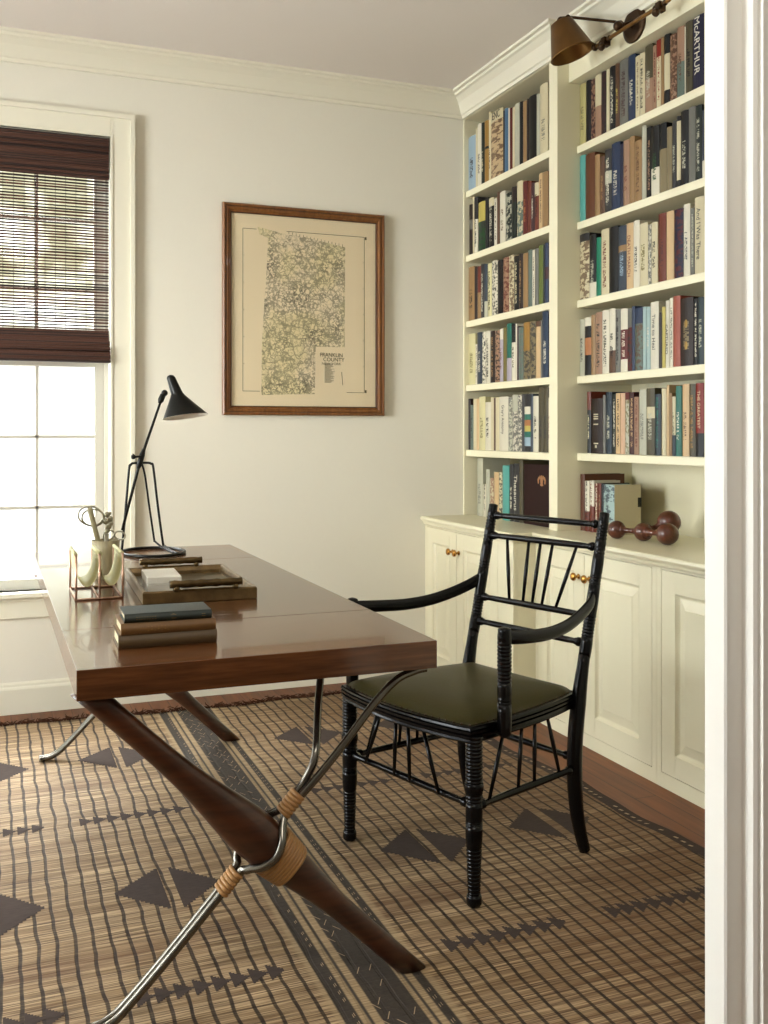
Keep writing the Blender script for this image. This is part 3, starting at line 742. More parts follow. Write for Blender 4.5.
while x < rug_right(4.3) - 0.01:
    y = rug_back(x)
    for k in range(2):
        a = rr.uniform(-0.9, 0.9); L = rr.uniform(0.02, 0.05); p = Vector((x, y - 0.02, 0.011)); pts = [p]
        for s3 in range(3):
            a += rr.uniform(-0.6, 0.6); p = p + Vector((math.sin(a) * L / 2, math.cos(a) * L / 2, rr.uniform(-0.002, 0.004))); p.z = max(0.004, p.z); pts.append(p)
        fr.tube(pts, [0.0022, 0.0024, 0.002, 0.001], 5)
    x += rr.uniform(0.007, 0.013)
f_ = fr.build('fringe', M['rug_fringe'], rug); f_['kind'] = 'stuff'

# ------------------------------------------------------------------ desk
DXa, DXb, DYa, DYb, DZT, DTH = 0.154, 0.912, 1.997, 4.030, 0.745, 0.060
desk = empty('desk', ((DXa + DXb) / 2, (DYa + DYb) / 2, 0), 'long walnut campaign desk on crossed wooden and black metal legs', 'desk')
DO = Vector(desk.location)
def dk(mb, nm, mt, par=desk, bev=0.0, lab=None):
    mb.xf(lambda p: p - DO); c = mb.build(nm, mt, par, bevel=bev)
    if lab: c['label'] = lab
    return c
t = MB(); t.box(DXa, 2.412, DZT - DTH, DXb, 3.585, DZT); dk(t, 'tabletop', M['walnut_y'], bev=0.0015)
t = MB(); t.box(DXa, DYa, DZT - DTH, DXb, 2.4112, DZT); dk(t, 'end_panel', M['walnut_x'], bev=0.0015)
t = MB(); t.box(DXa, 3.5858, DZT - DTH, DXb, DYb, DZT); dk(t, 'end_panel', M['walnut_x'], bev=0.0015)
ZU = DZT - DTH
def leg_frame(yp, inward):
    """one X frame standing in the plane y=yp; inward = direction of the brace"""
    # wooden leg: swollen in the middle, runs from upper left to lower right
    p0, p1 = Vector((0.150 + 0.032, yp, ZU - 0.001)), Vector((0.862, yp, 0.018)); N = 26
    d = (p1 - p0).normalized(); up = Vector((0, 1, 0)); side = d.cross(up)
    vs = []; nn = 16
    for i in range(N + 1):
        t_ = i / N; c = p0 + (p1 - p0) * t_
        b = math.exp(-((t_ - 0.50) / 0.165) ** 2)
        w_ = 0.0245 + 0.0255 * b; h_ = 0.021 + 0.017 * b
        for k in range(nn):
            a = 2 * PI * k / nn; ca, sa = math.cos(a), math.sin(a); e_ = 0.80
            vs.append(c + side * (w_ * math.copysign(abs(ca) ** e_, ca)) + up * (h_ * math.copysign(abs(sa) ** e_, sa)))
    # cut the ends level with the floor and the tabletop
    for k in range(nn):
        v = vs[k]; s_ = (ZU - 0.0005 - v.z) / d.z; vs[k] = v + d * s_
        v = vs[N * nn + k]; s_ = (0.0085 - v.z) / d.z; vs[N * nn + k] = v + d * s_
    fs = [(i * nn + k, i * nn + (k + 1) % nn, (i + 1) * nn + (k + 1) % nn, (i + 1) * nn + k) for i in range(N) for k in range(nn)]
    fs += [tuple(range(nn))[::-1], tuple(range(N * nn, N * nn + nn))]
    m = MB(); m.add(vs, fs, 0, True)
    leg = dk(m, 'wooden_leg', M['legwood'], lab='dark wooden leg')
    # cane collar where the metal ring passes
    m = MB(); cc = p0 + (p1 - p0) * 0.60
    for k in range(8):
        c = p0 + (p1 - p0) * (0.548 + 0.0080 * k); b = math.exp(-(((0.548 + 0.0080 * k) - 0.50) / 0.165) ** 2)
        w_ = 0.027 + 0.026 * b; h_ = 0.023 + 0.017 * b; ring = []
        for q in range(24):
            a = 2 * PI * q / 24; ca, sa = math.cos(a), math.sin(a)
            ring.append(c + side * (w_ * math.copysign(abs(ca) ** 0.80, ca)) + up * (h_ * math.copysign(abs(sa) ** 0.80, sa)))
        m.tube(ring, 0.0046, 8, closed=True)
    m.xf(lambda p: p - DO); m.build('cane_binding', M['cane'], leg)
    # metal frame: two rods side by side, splitting into a ring round the wooden leg
    R = 0.0088
    def rod(pts, nm='metal_rod', k=8):
        m = MB(); m.tube(catmull(pts, k), R, 10); dk(m, nm, M['steel'], lab='blackened steel rod')
    yf, yb = yp - 0.0095, yp + 0.0095
    dirx = Vector((0.65, 0.76)).normalized()
    def Pm(s_, off, y):     # point along the metal diagonal; s_=0 at the crossing, off = sideways
        base = Vector((0.528, 0.341)); q = base + Vector((0.679, 0.735)) * s_ + Vector((0.735, -0.679)) * off
        return (q.x, y, q.y)
    # front rod: foot, up, bows in front of the leg, up to the outer corner
    f_out = -0.0 
    rod([(0.165, yf, 0.0185), (0.194, yf, 0.019), (0.220, yf, 0.028), (0.250, yf, 0.050), (0.350, yf, 0.150), Pm(-0.085, 0.002, yf), Pm(-0.055, 0.008, yf - 0.012), Pm(-0.03, 0.022, yp - 0.040), Pm(0.0, 0.030, yp - 0.046),
         Pm(0.03, 0.022, yp - 0.040), Pm(0.055, 0.008, yf - 0.012), Pm(0.085, 0.002, yf), (0.655, yf, 0.468), (0.722, yf, 0.540), (0.785, yf, 0.612), (0.835, yf, 0.656), (0.880, yf, 0.672), (0.905, yf, 0.6755)])
    # back rod: bows behind the leg and peels away upright to the middle of the top
    iy = inward
    bx = 0.668
    rod([(0.165, yb, 0.0185), (0.194, yb, 0.019), (0.220, yb, 0.028), (0.250, yb, 0.050), (0.350, yb, 0.150), Pm(-0.085, -0.002, yb), Pm(-0.055, -0.010, yb + 0.012), Pm(-0.03, -0.022, yp + 0.040), Pm(0.0, -0.026, yp + 0.046),
         Pm(0.03, -0.022, yp + 0.040), Pm(0.055, -0.010, yb + 0.012), Pm(0.085, -0.004, yb), (0.622, yb, 0.444), (0.643, yb, 0.478), (0.652, yb + 0.004 * iy, 0.496), (0.660, yb + 0.016 * iy, 0.518), (0.671, yb + 0.045 * iy, 0.545), (0.686, yb + 0.085 * iy, 0.585), (0.708, yb + 0.135 * iy, 0.635), (0.736, yb + 0.195 * iy, ZU - 0.002)])
    m = MB(); m.box(0.845, yf - 0.012, ZU - 0.004, 0.908, yb + 0.008, ZU); dk(m, 'mounting_plate', M['steel'])
    for s_ in (-0.098, 0.098):
        m = MB(); c0 = Vector(Pm(s_, 0, yp)); ax = Vector((0.679, 0, 0.735))
        for k in range(6):
            c = c0 + ax * (k - 2.5) * 0.0088; ring = []
            for q in range(20):
                a = 2 * PI * q / 20; ring.append(c + Vector((0, 1, 0)) * (0.021 * math.cos(a)) + Vector((0.735, 0, -0.679)) * (0.0125 * math.sin(a)))
            m.tube(ring, 0.0048, 8, closed=True)
        dk(m, 'cane_binding', M['cane'], lab='wrapped cane binding')
leg_frame(2.052, 1)
leg_frame(3.835, -1)

# ------------------------------------------------------------------ armchair (local: v = backwards along +x, w = sideways along +y)
ang = math.atan2(0.295, 0.955)
ch = empty('armchair', (1.05, 2.51, 0.0086), 'black turned wood armchair with an olive leather seat beside the desk', 'chair', rz=ang)
def ribbed(L, r, segs, n=18):
    """profile (t,r) for a turned post of length L; segs: (z0,z1,kind,r)"""
    prof = []
    for z0, z1, kind, a, b in segs:
        if kind == 'rib':
            nb = max(2, int(round((z1 - z0) / 0.0095)))
            for k in range(nb):
                zc = z0 + (z1 - z0) * k / nb; dz = (z1 - z0) / nb; rr_ = a + (b - a) * (k + 0.5) / nb
                prof += [(zc / L, rr_ * 0.86), ((zc + dz * 0.25) / L, rr_ * 0.97), ((zc + dz * 0.5) / L, rr_), ((zc + dz * 0.75) / L, rr_ * 0.97)]
        else:
            for k in range(5):
                t_ = k / 4; prof.append(((z0 + (z1 - z0) * t_) / L, a + (b - a) * t_ + (0.0010 * math.sin(PI * t_) if kind == 'bulge' else 0)))
    prof.append((1.0, prof[-1][1])); return prof
BP = M['blackpaint']
SZ = 0.455       # top of the seat rail
# front legs
for w_ in (-0.262, 0.262):
    m = MB(); L = SZ - 0.025
    m.lathe((0.008, w_, 0), (0.008, w_, L), [(0, 0.0)] + ribbed(L, 0.02, [(0.0, 0.006, 'p', 0.015, 0.0195), (0.006, 0.028, 'bulge', 0.0195, 0.0185), (0.028, 0.155, 'rib', 0.0165, 0.0205), (0.155, 0.205, 'bulge', 0.0205, 0.0215), (0.205, 0.215, 'rib', 0.022, 0.022), (0.215, 0.262, 'bulge', 0.021, 0.021), (0.262, 0.29, 'rib', 0.0225, 0.0225), (0.29, 0.31, 'bulge', 0.0235, 0.0235), (0.31, L, 'rib', 0.0225, 0.0225)]), 20)
    m.build('front_leg', BP, ch)
# rear posts: splayed foot, straight thigh, raked back
def rear_pt(z, w0=0.0):
    K = [(0, 0.482), (0.06, 0.462), (0.13, 0.446), (0.22, 0.438), (0.33, 0.441), (0.45, 0.458), (0.55, 0.478), (0.72, 0.515), (0.95, 0.567)]
    for (a, va), (b, vb) in zip(K, K[1:]):
        if z <= b: t_ = (z - a) / (b - a); return va + (vb - va) * t_
    return K[-1][1]
for w_ in (-0.222, 0.232):
    pts = catmull([(rear_pt(z), w_, z) for z in (0.006, 0.06, 0.13, 0.22, 0.33, 0.45, 0.56)], 5)
    m = MB(); m.tube(pts, [(0.0165 + 0.0065 * min(1, p.z / 0.2) if p.z < 0.43 else 0.023 - 0.006 * min(1, (p.z - 0.43) / 0.1), 0.0165 + 0.0045 * min(1, p.z / 0.2) if p.z < 0.43 else 0.021 - 0.004 * min(1, (p.z - 0.43) / 0.1)) for p in pts], 16)
    a = Vector((rear_pt(0.56), w_, 0.555)); b = Vector((rear_pt(0.95) + 0.003, w_, 0.958)); L = (b - a).length
    m.lathe(a, b, ribbed(L, 0.017, [(0, 0.055, 'bulge', 0.017, 0.017), (0.055, 0.12, 'rib', 0.0175, 0.0175), (0.12, 0.205, 'bulge', 0.0165, 0.0165), (0.205, 0.232, 'rib', 0.017, 0.017), (0.232, 0.292, 'bulge', 0.016, 0.0158), (0.292, 0.315, 'rib', 0.0165, 0.0165), (0.315, 0.335, 'bulge', 0.0155, 0.0155), (0.335, 0.375, 'rib', 0.0165, 0.016), (0.375, 0.398, 'bulge', 0.015, 0.0145)]) + [(1.004, 0.012), (1.008, 0.004)], 18)
    m.build('rear_post', BP, ch)
# back rails with ball ends
def back_rail(z0, z1):
    a = Vector((rear_pt(z0), -0.207, z0)); b = Vector((rear_pt(z1), 0.218, z1)); L = (b - a).length
    pr = [(0, 0.005), (0.008, 0.010), (0.022, 0.0135), (0.036, 0.013), (0.047, 0.0085), (0.055, 0.0105), (0.063, 0.0085), (0.12, 0.0092), (0.5, 0.010), (0.88, 0.0092), (0.937, 0.0085), (0.945, 0.0105), (0.953, 0.0085), (0.964, 0.013), (0.978, 0.0135), (0.992, 0.010), (1, 0.005)]
    m = MB(); m.lathe(a, b, pr, 14); m.build('back_rail', BP, ch)
RZ = (0.925, 0.861, 0.668, 0.592)
for z in RZ: back_rail(z, z)
# fan of five spindles between the second and third rails
for ft, fb in ((0.165, 0.285), (0.385, 0.42), (0.50, 0.51), (0.615, 0.60), (0.835, 0.73)):
    wa = 0.218 - 0.425 * ft; wb = 0.218 - 0.425 * fb
    m = MB(); m.lathe((rear_pt(RZ[2]), wb, RZ[2] + 0.004), (rear_pt(RZ[1]), wa, RZ[1] - 0.004), [(0, 0.0045), (0.5, 0.0062), (1, 0.0045)], 10); m.build('back_spindle', BP, ch)
# seat frame outline: gently bowed front and sides
def seat_outline(grow=0.0, n=14):
    c = [(-0.012, -0.268), (-0.012, 0.268), (0.462, 0.215), (0.462, -0.205)]; bow = (0.034, 0.020, 0.0, 0.020); pts = []
    cen = Vector((0.225, 0.0))
    for k in range(4):
        a, b = Vector(c[k]), Vector(c[(k + 1) % 4]); d = (b - a).normalized(); nrm = Vector((-d.y, d.x)) 
        if nrm.dot((a + b) / 2 - cen) < 0: nrm = -nrm
        for i in range(n):
            t_ = i / n; pts.append(a + (b - a) * t_ + nrm * bow[k] * math.sin(PI * t_) ** 0.8)
    out = []
    for i, p in enumerate(pts):
        q = (p - cen); out.append(cen + q * (1 + grow / q.length))
    return out
so_ = seat_outline(0.006)
rp_ = [(-0.034, SZ), (-0.003, SZ), (0.0, SZ - 0.003), (0.001, SZ - 0.008), (-0.003, SZ - 0.0105), (0.0005, SZ - 0.013), (0.0, SZ - 0.019), (-0.004, SZ - 0.0215), (0.0, SZ - 0.024), (-0.001, SZ - 0.031), (-0.005, SZ - 0.033), (-0.003, SZ - 0.038), (-0.007, SZ - 0.043), (-0.034, SZ - 0.043)]
m = MB(); area2 = sum(so_[i].x * so_[(i + 1) % len(so_)].y - so_[(i + 1) % len(so_)].x * so_[i].y for i in range(len(so_)))
m.sweep2d([tuple(p) for p in so_], rp_, 1 if area2 > 0 else -1, closed=True); m.build('seat_rail', BP, ch)
# cushion
m = MB(); ol = seat_outline(-0.012); cen = Vector((0.225, 0.0)); rings = []; H_ = 0.040
for k in range(13):
    t_ = k / 12; q = 1 - (1 - math.cos(t_ * PI / 2)) if False else math.cos(t_ * PI / 2)
    z = SZ - 0.006 + H_ * math.sin(t_ * PI / 2) ** 0.9
    if k == 12: break
    rings.append([(cen.x + (p.x - cen.x) * (q ** 0.55), cen.y + (p.y - cen.y) * (q ** 0.55), z) for p in ol])
vs = [p for r in rings for p in r] + [(cen.x, cen.y, SZ - 0.006 + H_)]; n = len(ol)
fs = [(i * n + k, i * n + (k + 1) % n, (i + 1) * n + (k + 1) % n, (i + 1) * n + k) for i in range(len(rings) - 1) for k in range(n)]
fs += [((len(rings) - 1) * n + k, (len(rings) - 1) * n + (k + 1) % n, len(vs) - 1) for k in range(n)]
fs.append(tuple(range(n))[::-1])
m.add(vs, fs, 0, True); cu = m.build('seat_cushion', M['leather'], ch); cu['label'] = 'olive green leather seat'
m = MB(); nl = seat_outline(-0.013, 22)
for p in nl: m.ball((p.x, p.y, SZ + 0.001), 0.0028, 6)
m.build('nailheads', M['brass_dark'], ch)
# stretchers and the little spindles under the rails
def stretcher(a, b):
    a, b = Vector(a), Vector(b); m = MB()
    m.lathe(a, b, [(0, 0.006), (0.02, 0.012), (0.045, 0.0125), (0.06, 0.0085), (0.3, 0.0095), (0.5, 0.0105), (0.7, 0.0095), (0.94, 0.0085), (0.955, 0.0125), (0.98, 0.012), (1, 0.006)], 12); m.build('stretcher', BP, ch)
def spin(a, b, tops, bots, zt=SZ - 0.04):
    a, b = Vector(a), Vector(b)
    for t_, q in zip(tops, bots):
        p = a.lerp(b, q); r_ = a.lerp(b, t_); m = MB()
        m.lathe((p.x, p.y, p.z), (r_.x, r_.y, zt), [(0, 0.0042), (0.5, 0.0062), (1, 0.0045)], 8); m.build('stretcher_spindle', BP, ch)
FA, FB = (0.008, -0.245, 0.252), (0.008, 0.245, 0.252)
stretcher(FA, FB); spin((-0.008, -0.245, 0.252), (-0.008, 0.245, 0.252), (0.335, 0.455, 0.56, 0.69), (0.20, 0.44, 0.575, 0.84))
SA, SB = (0.028, -0.258, 0.247), (0.420, -0.226, 0.247)
stretcher(SA, SB); spin(SA, SB, (0.25, 0.44, 0.58, 0.72), (0.10, 0.40, 0.575, 0.86))
SA, SB = (0.028, 0.258, 0.247), (0.420, 0.236, 0.247)
stretcher(SA, SB); spin(SA, SB, (0.25, 0.44, 0.58, 0.72), (0.10, 0.40, 0.575, 0.86))
SA, SB = (0.440, -0.205, 0.275), (0.440, 0.215, 0.275)
stretcher(SA, SB)
# arms and their supports
for s_ in (-1, 1):
    wp, vp = (0.296, 0.082) if s_ < 0 else (0.308, 0.052)
    m = MB(); L = 0.275; zb = 0.418
    m.lathe((vp, s_ * wp, zb), (vp, s_ * wp, zb + L), [(0, 0.004), (0.004, 0.012), (0.03, 0.0165)] + ribbed(L, 0.018, [(0.010, 0.085, 'bulge', 0.0175, 0.0185), (0.085, 0.10, 'rib', 0.0195, 0.0195), (0.10, 0.14, 'bulge', 0.018, 0.018), (0.14, 0.245, 'rib', 0.019, 0.019), (0.245, 0.268, 'bulge', 0.018, 0.017)]) + [(1.01, 0.013), (1.02, 0.005)], 18)
    m.build('arm_support', BP, ch)
    rear = (rear_pt(0.72) - 0.005, -0.226 if s_ < 0 else 0.236, 0.722)
    pts = catmull([(vp + 0.004, s_ * wp, 0.671), (0.16, s_ * 0.298, 0.664), (0.25, s_ * 0.292, 0.660), (0.34, s_ * 0.278, 0.667), (0.42, s_ * 0.260, 0.686), (0.475, s_ * 0.245, 0.706), rear], 6)
    m = MB(); m.tube(pts, [(0.018, 0.011)] * len(pts), 14, up=(0, 0, 1)); m.build('armrest', BP, ch)

# ------------------------------------------------------------------ framed map
FX0, FX1, FZ0, FZ1 = 0.992, 1.790, 1.283, 2.261
pf = empty('framed_map', ((FX0 + FX1) / 2, YB - 0.001, (FZ0 + FZ1) / 2), 'old county survey map in a brown wooden frame on the back wall', 'picture')
PO = Vector(pf.location)
def pc(mb, nm, mt, par=pf, bev=0.0):
    mb.xf(lambda p: p - PO); return mb.build(nm, mt, par, bevel=bev)
fp = [(0, 0), (0, 0.020), (0.006, 0.026), (0.012, 0.024), (0.014, 0.019), (0.024, 0.021), (0.030, 0.018), (0.033, 0.012), (0.038, 0.013), (0.042, 0.008), (0.042, 0)]
def frame_run(mb, prof, mi=0):
    cs = [(FX0, FZ0), (FX1, FZ0), (FX1, FZ1), (FX0, FZ1)]; cn = [(1, 1), (-1, 1), (-1, -1), (1, -1)]
    vs = [(c[0] + n_[0] * a, YB - 0.0015 - h, c[1] + n_[1] * a) for c, n_ in zip(cs, cn) for a, h in prof]; q = len(prof)
    fs = [(i * q + k, ((i + 1) % 4) * q + k, ((i + 1) % 4) * q + (k + 1) % q, i * q + (k + 1) % q) for i in range(4) for k in range(q)]
    mb.add(vs, fs, mi)
m = MB(); frame_run(m, fp); frame_run(m, [(0.0135, 0.0185), (0.0135, 0.0215), (0.0165, 0.0215), (0.0165, 0.0185)], 1); frame_run(m, [(0.0385, 0.006), (0.0385, 0.0125), (0.0432, 0.0105), (0.0432, 0.006)], 1)
pc(m, 'frame', [M['frame'], M['frame_dark']])
m = MB(); m.box(FX0 + 0.04, YB - 0.005, FZ0 + 0.04, FX1 - 0.04, YB - 0.002, FZ1 - 0.04); sheet = pc(m, 'map_sheet', M['paper'])
m = MB(); yy = YB - 0.0054
BXa, BXb, BZa, BZb = 1.090, 1.690, 1.395, 2.150
for a, b_, c, d in ((BXa, BZb - 0.0012, 1.155, BZb + 0.0012), (1.30, BZb - 0.0012, BXb, BZb + 0.0012), (BXa, BZa - 0.0012, 1.17, BZa + 0.0012), (1.60, BZa - 0.0012, BXb, BZa + 0.0012), (BXa - 0.0012, BZa, BXa + 0.0012, BZb), (BXb - 0.0012, BZa, BXb + 0.0012, BZb)):
    m.box(a, yy, b_, c, yy + 0.0004, d)
for x, z in ((BXb, BZb - 0.006), (BXb, BZa + 0.006)): m.box(x + 0.003, yy, z - 0.007, x + 0.012, yy + 0.0004, z + 0.007)
for k in range(1, 6): m.box(BXa, yy, BZa + k * 0.126, BXa + 0.008, yy + 0.0004, BZa + k * 0.126 + 0.0015); m.box(BXb - 0.008, yy, BZa + k * 0.126, BXb, yy + 0.0004, BZa + k * 0.126 + 0.0015)
m.xf(lambda p: p - PO); m.build('map_border', M['print_ink'], sheet)
county = [(1.160, 2.162), (1.30, 2.135), (1.385, 2.130), (1.45, 2.118), (1.592, 2.094), (1.589, 1.612), (1.443, 1.612), (1.438, 1.385), (1.34, 1.383), (1.178, 1.377), (1.180, 1.60), (1.190, 1.78), (1.201, 1.925), (1.208, 2.06), (1.210, 2.113), (1.169, 2.127)]
m = MB(); m.prism(county, 'y', YB - 0.0057, YB - 0.005)
for k in range(16):
    x = 1.31 + k * 0.0178; z = 2.141 - (x - 1.30) * 0.155; m.box(x, yy, z - 0.002, x + 0.002, yy + 0.0003, z + 0.010, 1)
rr = random.Random(3)
for k in range(26): m.box(1.488, yy, 1.531 - k * 0.0036, 1.488 + rr.uniform(0.03, 0.052), yy + 0.0003, 1.5325 - k * 0.0036, 1)
for k in range(7): m.box(1.578 - k * 0.0008, yy, 1.43 + k * 0.009, 1.5805 - k * 0.0008, yy + 0.0003, 1.439 + k * 0.009, 1)
m.xf(lambda p: p - PO); m.build('map_print', [M['map'], M['print_ink']], sheet)
def wall_text(s, size, x, z, sx=1.0):
    mt = Matrix.Translation(Vector((x, YB - 0.0056, z)) - PO) @ Matrix.Rotation(PI / 2, 4, 'X')
    text_mesh(s, size, M['print_ink'], sheet, 'map_lettering', mt, sx=sx)
wall_text('FRANKLIN', 0.026, 1.522, 1.573, 0.95); wall_text('COUNTY', 0.026, 1.534, 1.551, 0.98); wall_text('NEW YORK', 0.016, 1.522, 1.531, 1.15); wall_text('1858', 0.010, 1.522, 1.5165) if False else None
m = MB(); m.box(FX0 + 0.041, YB - 0.0085, FZ0 + 0.041, FX1 - 0.041, YB - 0.0075, FZ1 - 0.041); pc(m, 'glass_pane', M['glass'])

# ------------------------------------------------------------------ desk lamp
ZD = DZT
lp = empty('desk_lamp', (0.555, 3.845, ZD), 'black metal desk lamp with a conical shade at the far end of the desk', 'lamp')
LO = Vector(lp.location)
def lc(mb, nm, mt, par=lp):
    mb.xf(lambda p: p - LO); return mb.build(nm, mt, par)
m = MB(); ring = [(0.573 + 0.116 * math.cos(a), 3.835 + 0.145 * math.sin(a), ZD + 0.006) for a in [2 * PI * k / 40 for k in range(40)]]
m.tube(ring, 0.0058, 10, closed=True); base = lc(m, 'base_ring', M['lampblack'])
m = MB(); disc = [(0.573 + 0.106 * math.cos(a), 3.835 + 0.134 * math.sin(a)) for a in [2 * PI * k / 40 for k in range(40)]]
m = MB()
m.tube(catmull([(0.459, 3.85, ZD + 0.008), (0.470, 3.85, 0.87), (0.486, 3.85, 1.06), (0.491, 3.85, 1.078), (0.500, 3.85, 1.086), (0.520, 3.85, 1.087), (0.555, 3.85, 1.087), (0.568, 3.85, 1.083), (0.576, 3.85, 1.068), (0.592, 3.85, 0.93), (0.612, 3.85, 0.782), (0.618, 3.845, 0.770), (0.635, 3.78, 0.757), (0.648, 3.725, ZD + 0.009)], 6), 0.0046, 10)
m.tube(catmull([(0.533, 3.85, 1.085), (0.545, 3.852, 1.04), (0.562, 3.856, 0.92), (0.580, 3.86, 0.800), (0.584, 3.855, 0.787), (0.610, 3.80, 0.765), (0.636, 3.726, ZD + 0.009)], 6), 0.0040, 10)
lc(m, 'frame', M['lampblack'])
m = MB(); m.tube([(0.460, 3.842, 0.836), (0.527, 3.842, 1.098), (0.606, 3.842, 1.330)], [0.0052, 0.0056, 0.0046], 10)
m.lathe((0.518, 3.842, 1.065), (0.540, 3.842, 1.140), [(0, 0.006), (0.2, 0.0105), (0.7, 0.0105), (1, 0.006)], 14)
m.lathe((0.598, 3.842, 1.312), (0.614, 3.842, 1.352), [(0, 0.006), (0.3, 0.0115), (0.8, 0.011), (1, 0.006)], 14)
m.ball((0.617, 3.842, 1.352), 0.0125, 12)
arm_ = lc(m, 'arm', M['lampblack'])
m = MB(); m.lathe((0.53, 3.835, 1.112), (0.492, 3.830, 1.110), [(0, 0.004), (0.6, 0.004), (0.65, 0.008), (0.8, 0.009), (1, 0.006)], 10); m.lathe((0.497, 3.828, 1.102), (0.499, 3.828, 1.122), [(0, 0.003), (1, 0.003)], 8)
m.xf(lambda p: p - LO); m.build('wing_nut', M['lampblack'], arm_)
def cone_rings(rs, n=36, ty=0.12):
    vs = []
    for c, r, tilt in rs:
        for k in range(n):
            a = 2 * PI * k / n; vs.append((c[0] + r * math.cos(a), c[1] + r * math.sin(a), c[2] + r * math.cos(a) * tilt - r * math.sin(a) * ty))
    return vs, [(i * n + k, i * n + (k + 1) % n, (i + 1) * n + (k + 1) % n, (i + 1) * n + k) for i in range(len(rs) - 1) for k in range(n)]
m = MB()
vs, fs = cone_rings([((0.697, 3.845, 1.2625), 0.0845, 0.11), ((0.668, 3.845, 1.340), 0.0285, 0.1), ((0.664, 3.845, 1.352), 0.0225, 0.1), ((0.650, 3.845, 1.388), 0.0185, 0.1), ((0.642, 3.845, 1.410), 0.0165, 0.1), ((0.640, 3.845, 1.418), 0.012, 0.1), ((0.639, 3.845, 1.421), 0.004, 0.1)])
m.add(vs, fs, 0, True); m.add(vs[-36:], [tuple(range(36))], 0)
shade = lc(m, 'lamp_shade', M['lampblack'])
m = MB(); vs, fs = cone_rings([((0.697, 3.845, 1.2620), 0.0838, 0.11), ((0.669, 3.845, 1.338), 0.027, 0.1), ((0.668, 3.845, 1.341), 0.001, 0.1)]); m.add(vs, fs, 0, True)
li = m; li.xf(lambda p: p - LO); li = li.build('shade_lining', M['lampwhite'], shade); li['label'] = 'white inside of the shade'

# ------------------------------------------------------------------ letter holder with leather slings
lh = empty('letter_holder', (0.28, 2.93, ZD), 'copper wire letter holder with two pale leather slings near the desk edge', 'letter holder')
HO = Vector(lh.location)
def hc(mb, nm, mt, par=lh):
    mb.xf(lambda p: p - HO); return mb.build(nm, mt, par)
xs3 = (0.217, 0.2785, 0.340); yf_, yb_ = 2.826, 3.045; zt3 = (0.878, 0.862, 0.846)
zt3 = (0.866, 0.866, 0.866)
R_ = 0.0030
m = MB(); z0 = ZD + R_
for (a, b_) in (((xs3[0], yf_), (xs3[2], yf_)), ((xs3[2], yf_), (xs3[2], yb_)), ((xs3[2], yb_), (xs3[0], yb_)), ((xs3[0], yb_), (xs3[0], yf_)), ((xs3[1], yf_), (xs3[1], yb_))):
    m.tube([(a[0], a[1], z0), (b_[0], b_[1], z0)], R_, 8)
for x in xs3:
    for y in (yf_, yb_): m.tube([(x, y, z0), (x, y, 0.866)], R_, 8)
    m.tube([(x, yf_, 0.866), (x, yb_, 0.866)], R_, 8)
hc(m, 'wire_frame', M['copper'])
for a, b_ in ((0, 1), (1, 2)):
    m = MB(); N = 18; prof_ = []
    xa, xb = xs3[a] + (0.0045 if a else 0.0), xs3[b_]
    for k in range(N + 1):
        t_ = k / N; x = xa + (xb - xa) * (0.5 - 0.5 * math.cos(PI * t_)); z = 0.868 - 0.088 * math.sin(PI * t_) ** 0.75; prof_.append((x, z))
    up_ = [(x, z + 0.0012) for x, z in prof_]; dn_ = [(x, z - 0.0012) for x, z in prof_]
    ya, yb2 = yf_ + 0.014, yb_ - 0.014; q = N + 1
    vs = [(x, y, z) for y in (ya, yb2) for x, z in up_ + dn_[::-1]]; n2 = 2 * q
    fs = [(k, (k + 1) % n2, n2 + (k + 1) % n2, n2 + k) for k in range(n2)] + [tuple(range(n2))[::-1], tuple(range(n2, 2 * n2))]
    m.add(vs, fs, 0, True)
    for x in (xa, xb): m.tube([(x, ya, 0.868), (x, yb2, 0.868)], 0.0052, 10)
    hc(m, 'leather_sling', M['sling'])

# ------------------------------------------------------------------ horn cup and the tools in it
cup = empty('pencil_cup', (0.337, 3.235, ZD), 'mottled horn cup holding scissors behind the letter holder', 'cup')
m = MB(); pr = [(0.0, 0.030), (0.02, 0.033), (0.3, 0.036), (0.7, 0.040), (1.0, 0.044)]
m.lathe((0, 0, 0.0005), (0, 0, 0.120), pr, 28)
m2 = MB(); vs = []; n = 28; rings = [(0.033, 0.0005), (0.036, 0.036), (0.040, 0.084), (0.044, 0.120), (0.0415, 0.120), (0.037, 0.084), (0.033, 0.036), (0.030, 0.006)]
for r, z in rings:
    for k in range(n): a = 2 * PI * k / n; vs.append((r * math.cos(a), r * math.sin(a), z))
fs = [(i * n + k, i * n + (k + 1) % n, (i + 1) * n + (k + 1) % n, (i + 1) * n + k) for i in range(len(rings) - 1) for k in range(n)] + [tuple(range(n))[::-1], tuple(range((len(rings) - 1) * n, len(rings) * n))]
m2.add(vs, fs, 0, True); m2.build('cup_body', M['horn'], cup)
def oval(c, ax, ay, tilt, r, n=26, plane_y=0.0):
    pts = []
    for k in range(n):
        a = 2 * PI * k / n; x, z = ax * math.cos(a), ay * math.sin(a)
        pts.append((c[0] + x * math.cos(tilt) - z * math.sin(tilt), c[1] + plane_y, c[2] + x * math.sin(tilt) + z * math.cos(tilt)))
    return pts
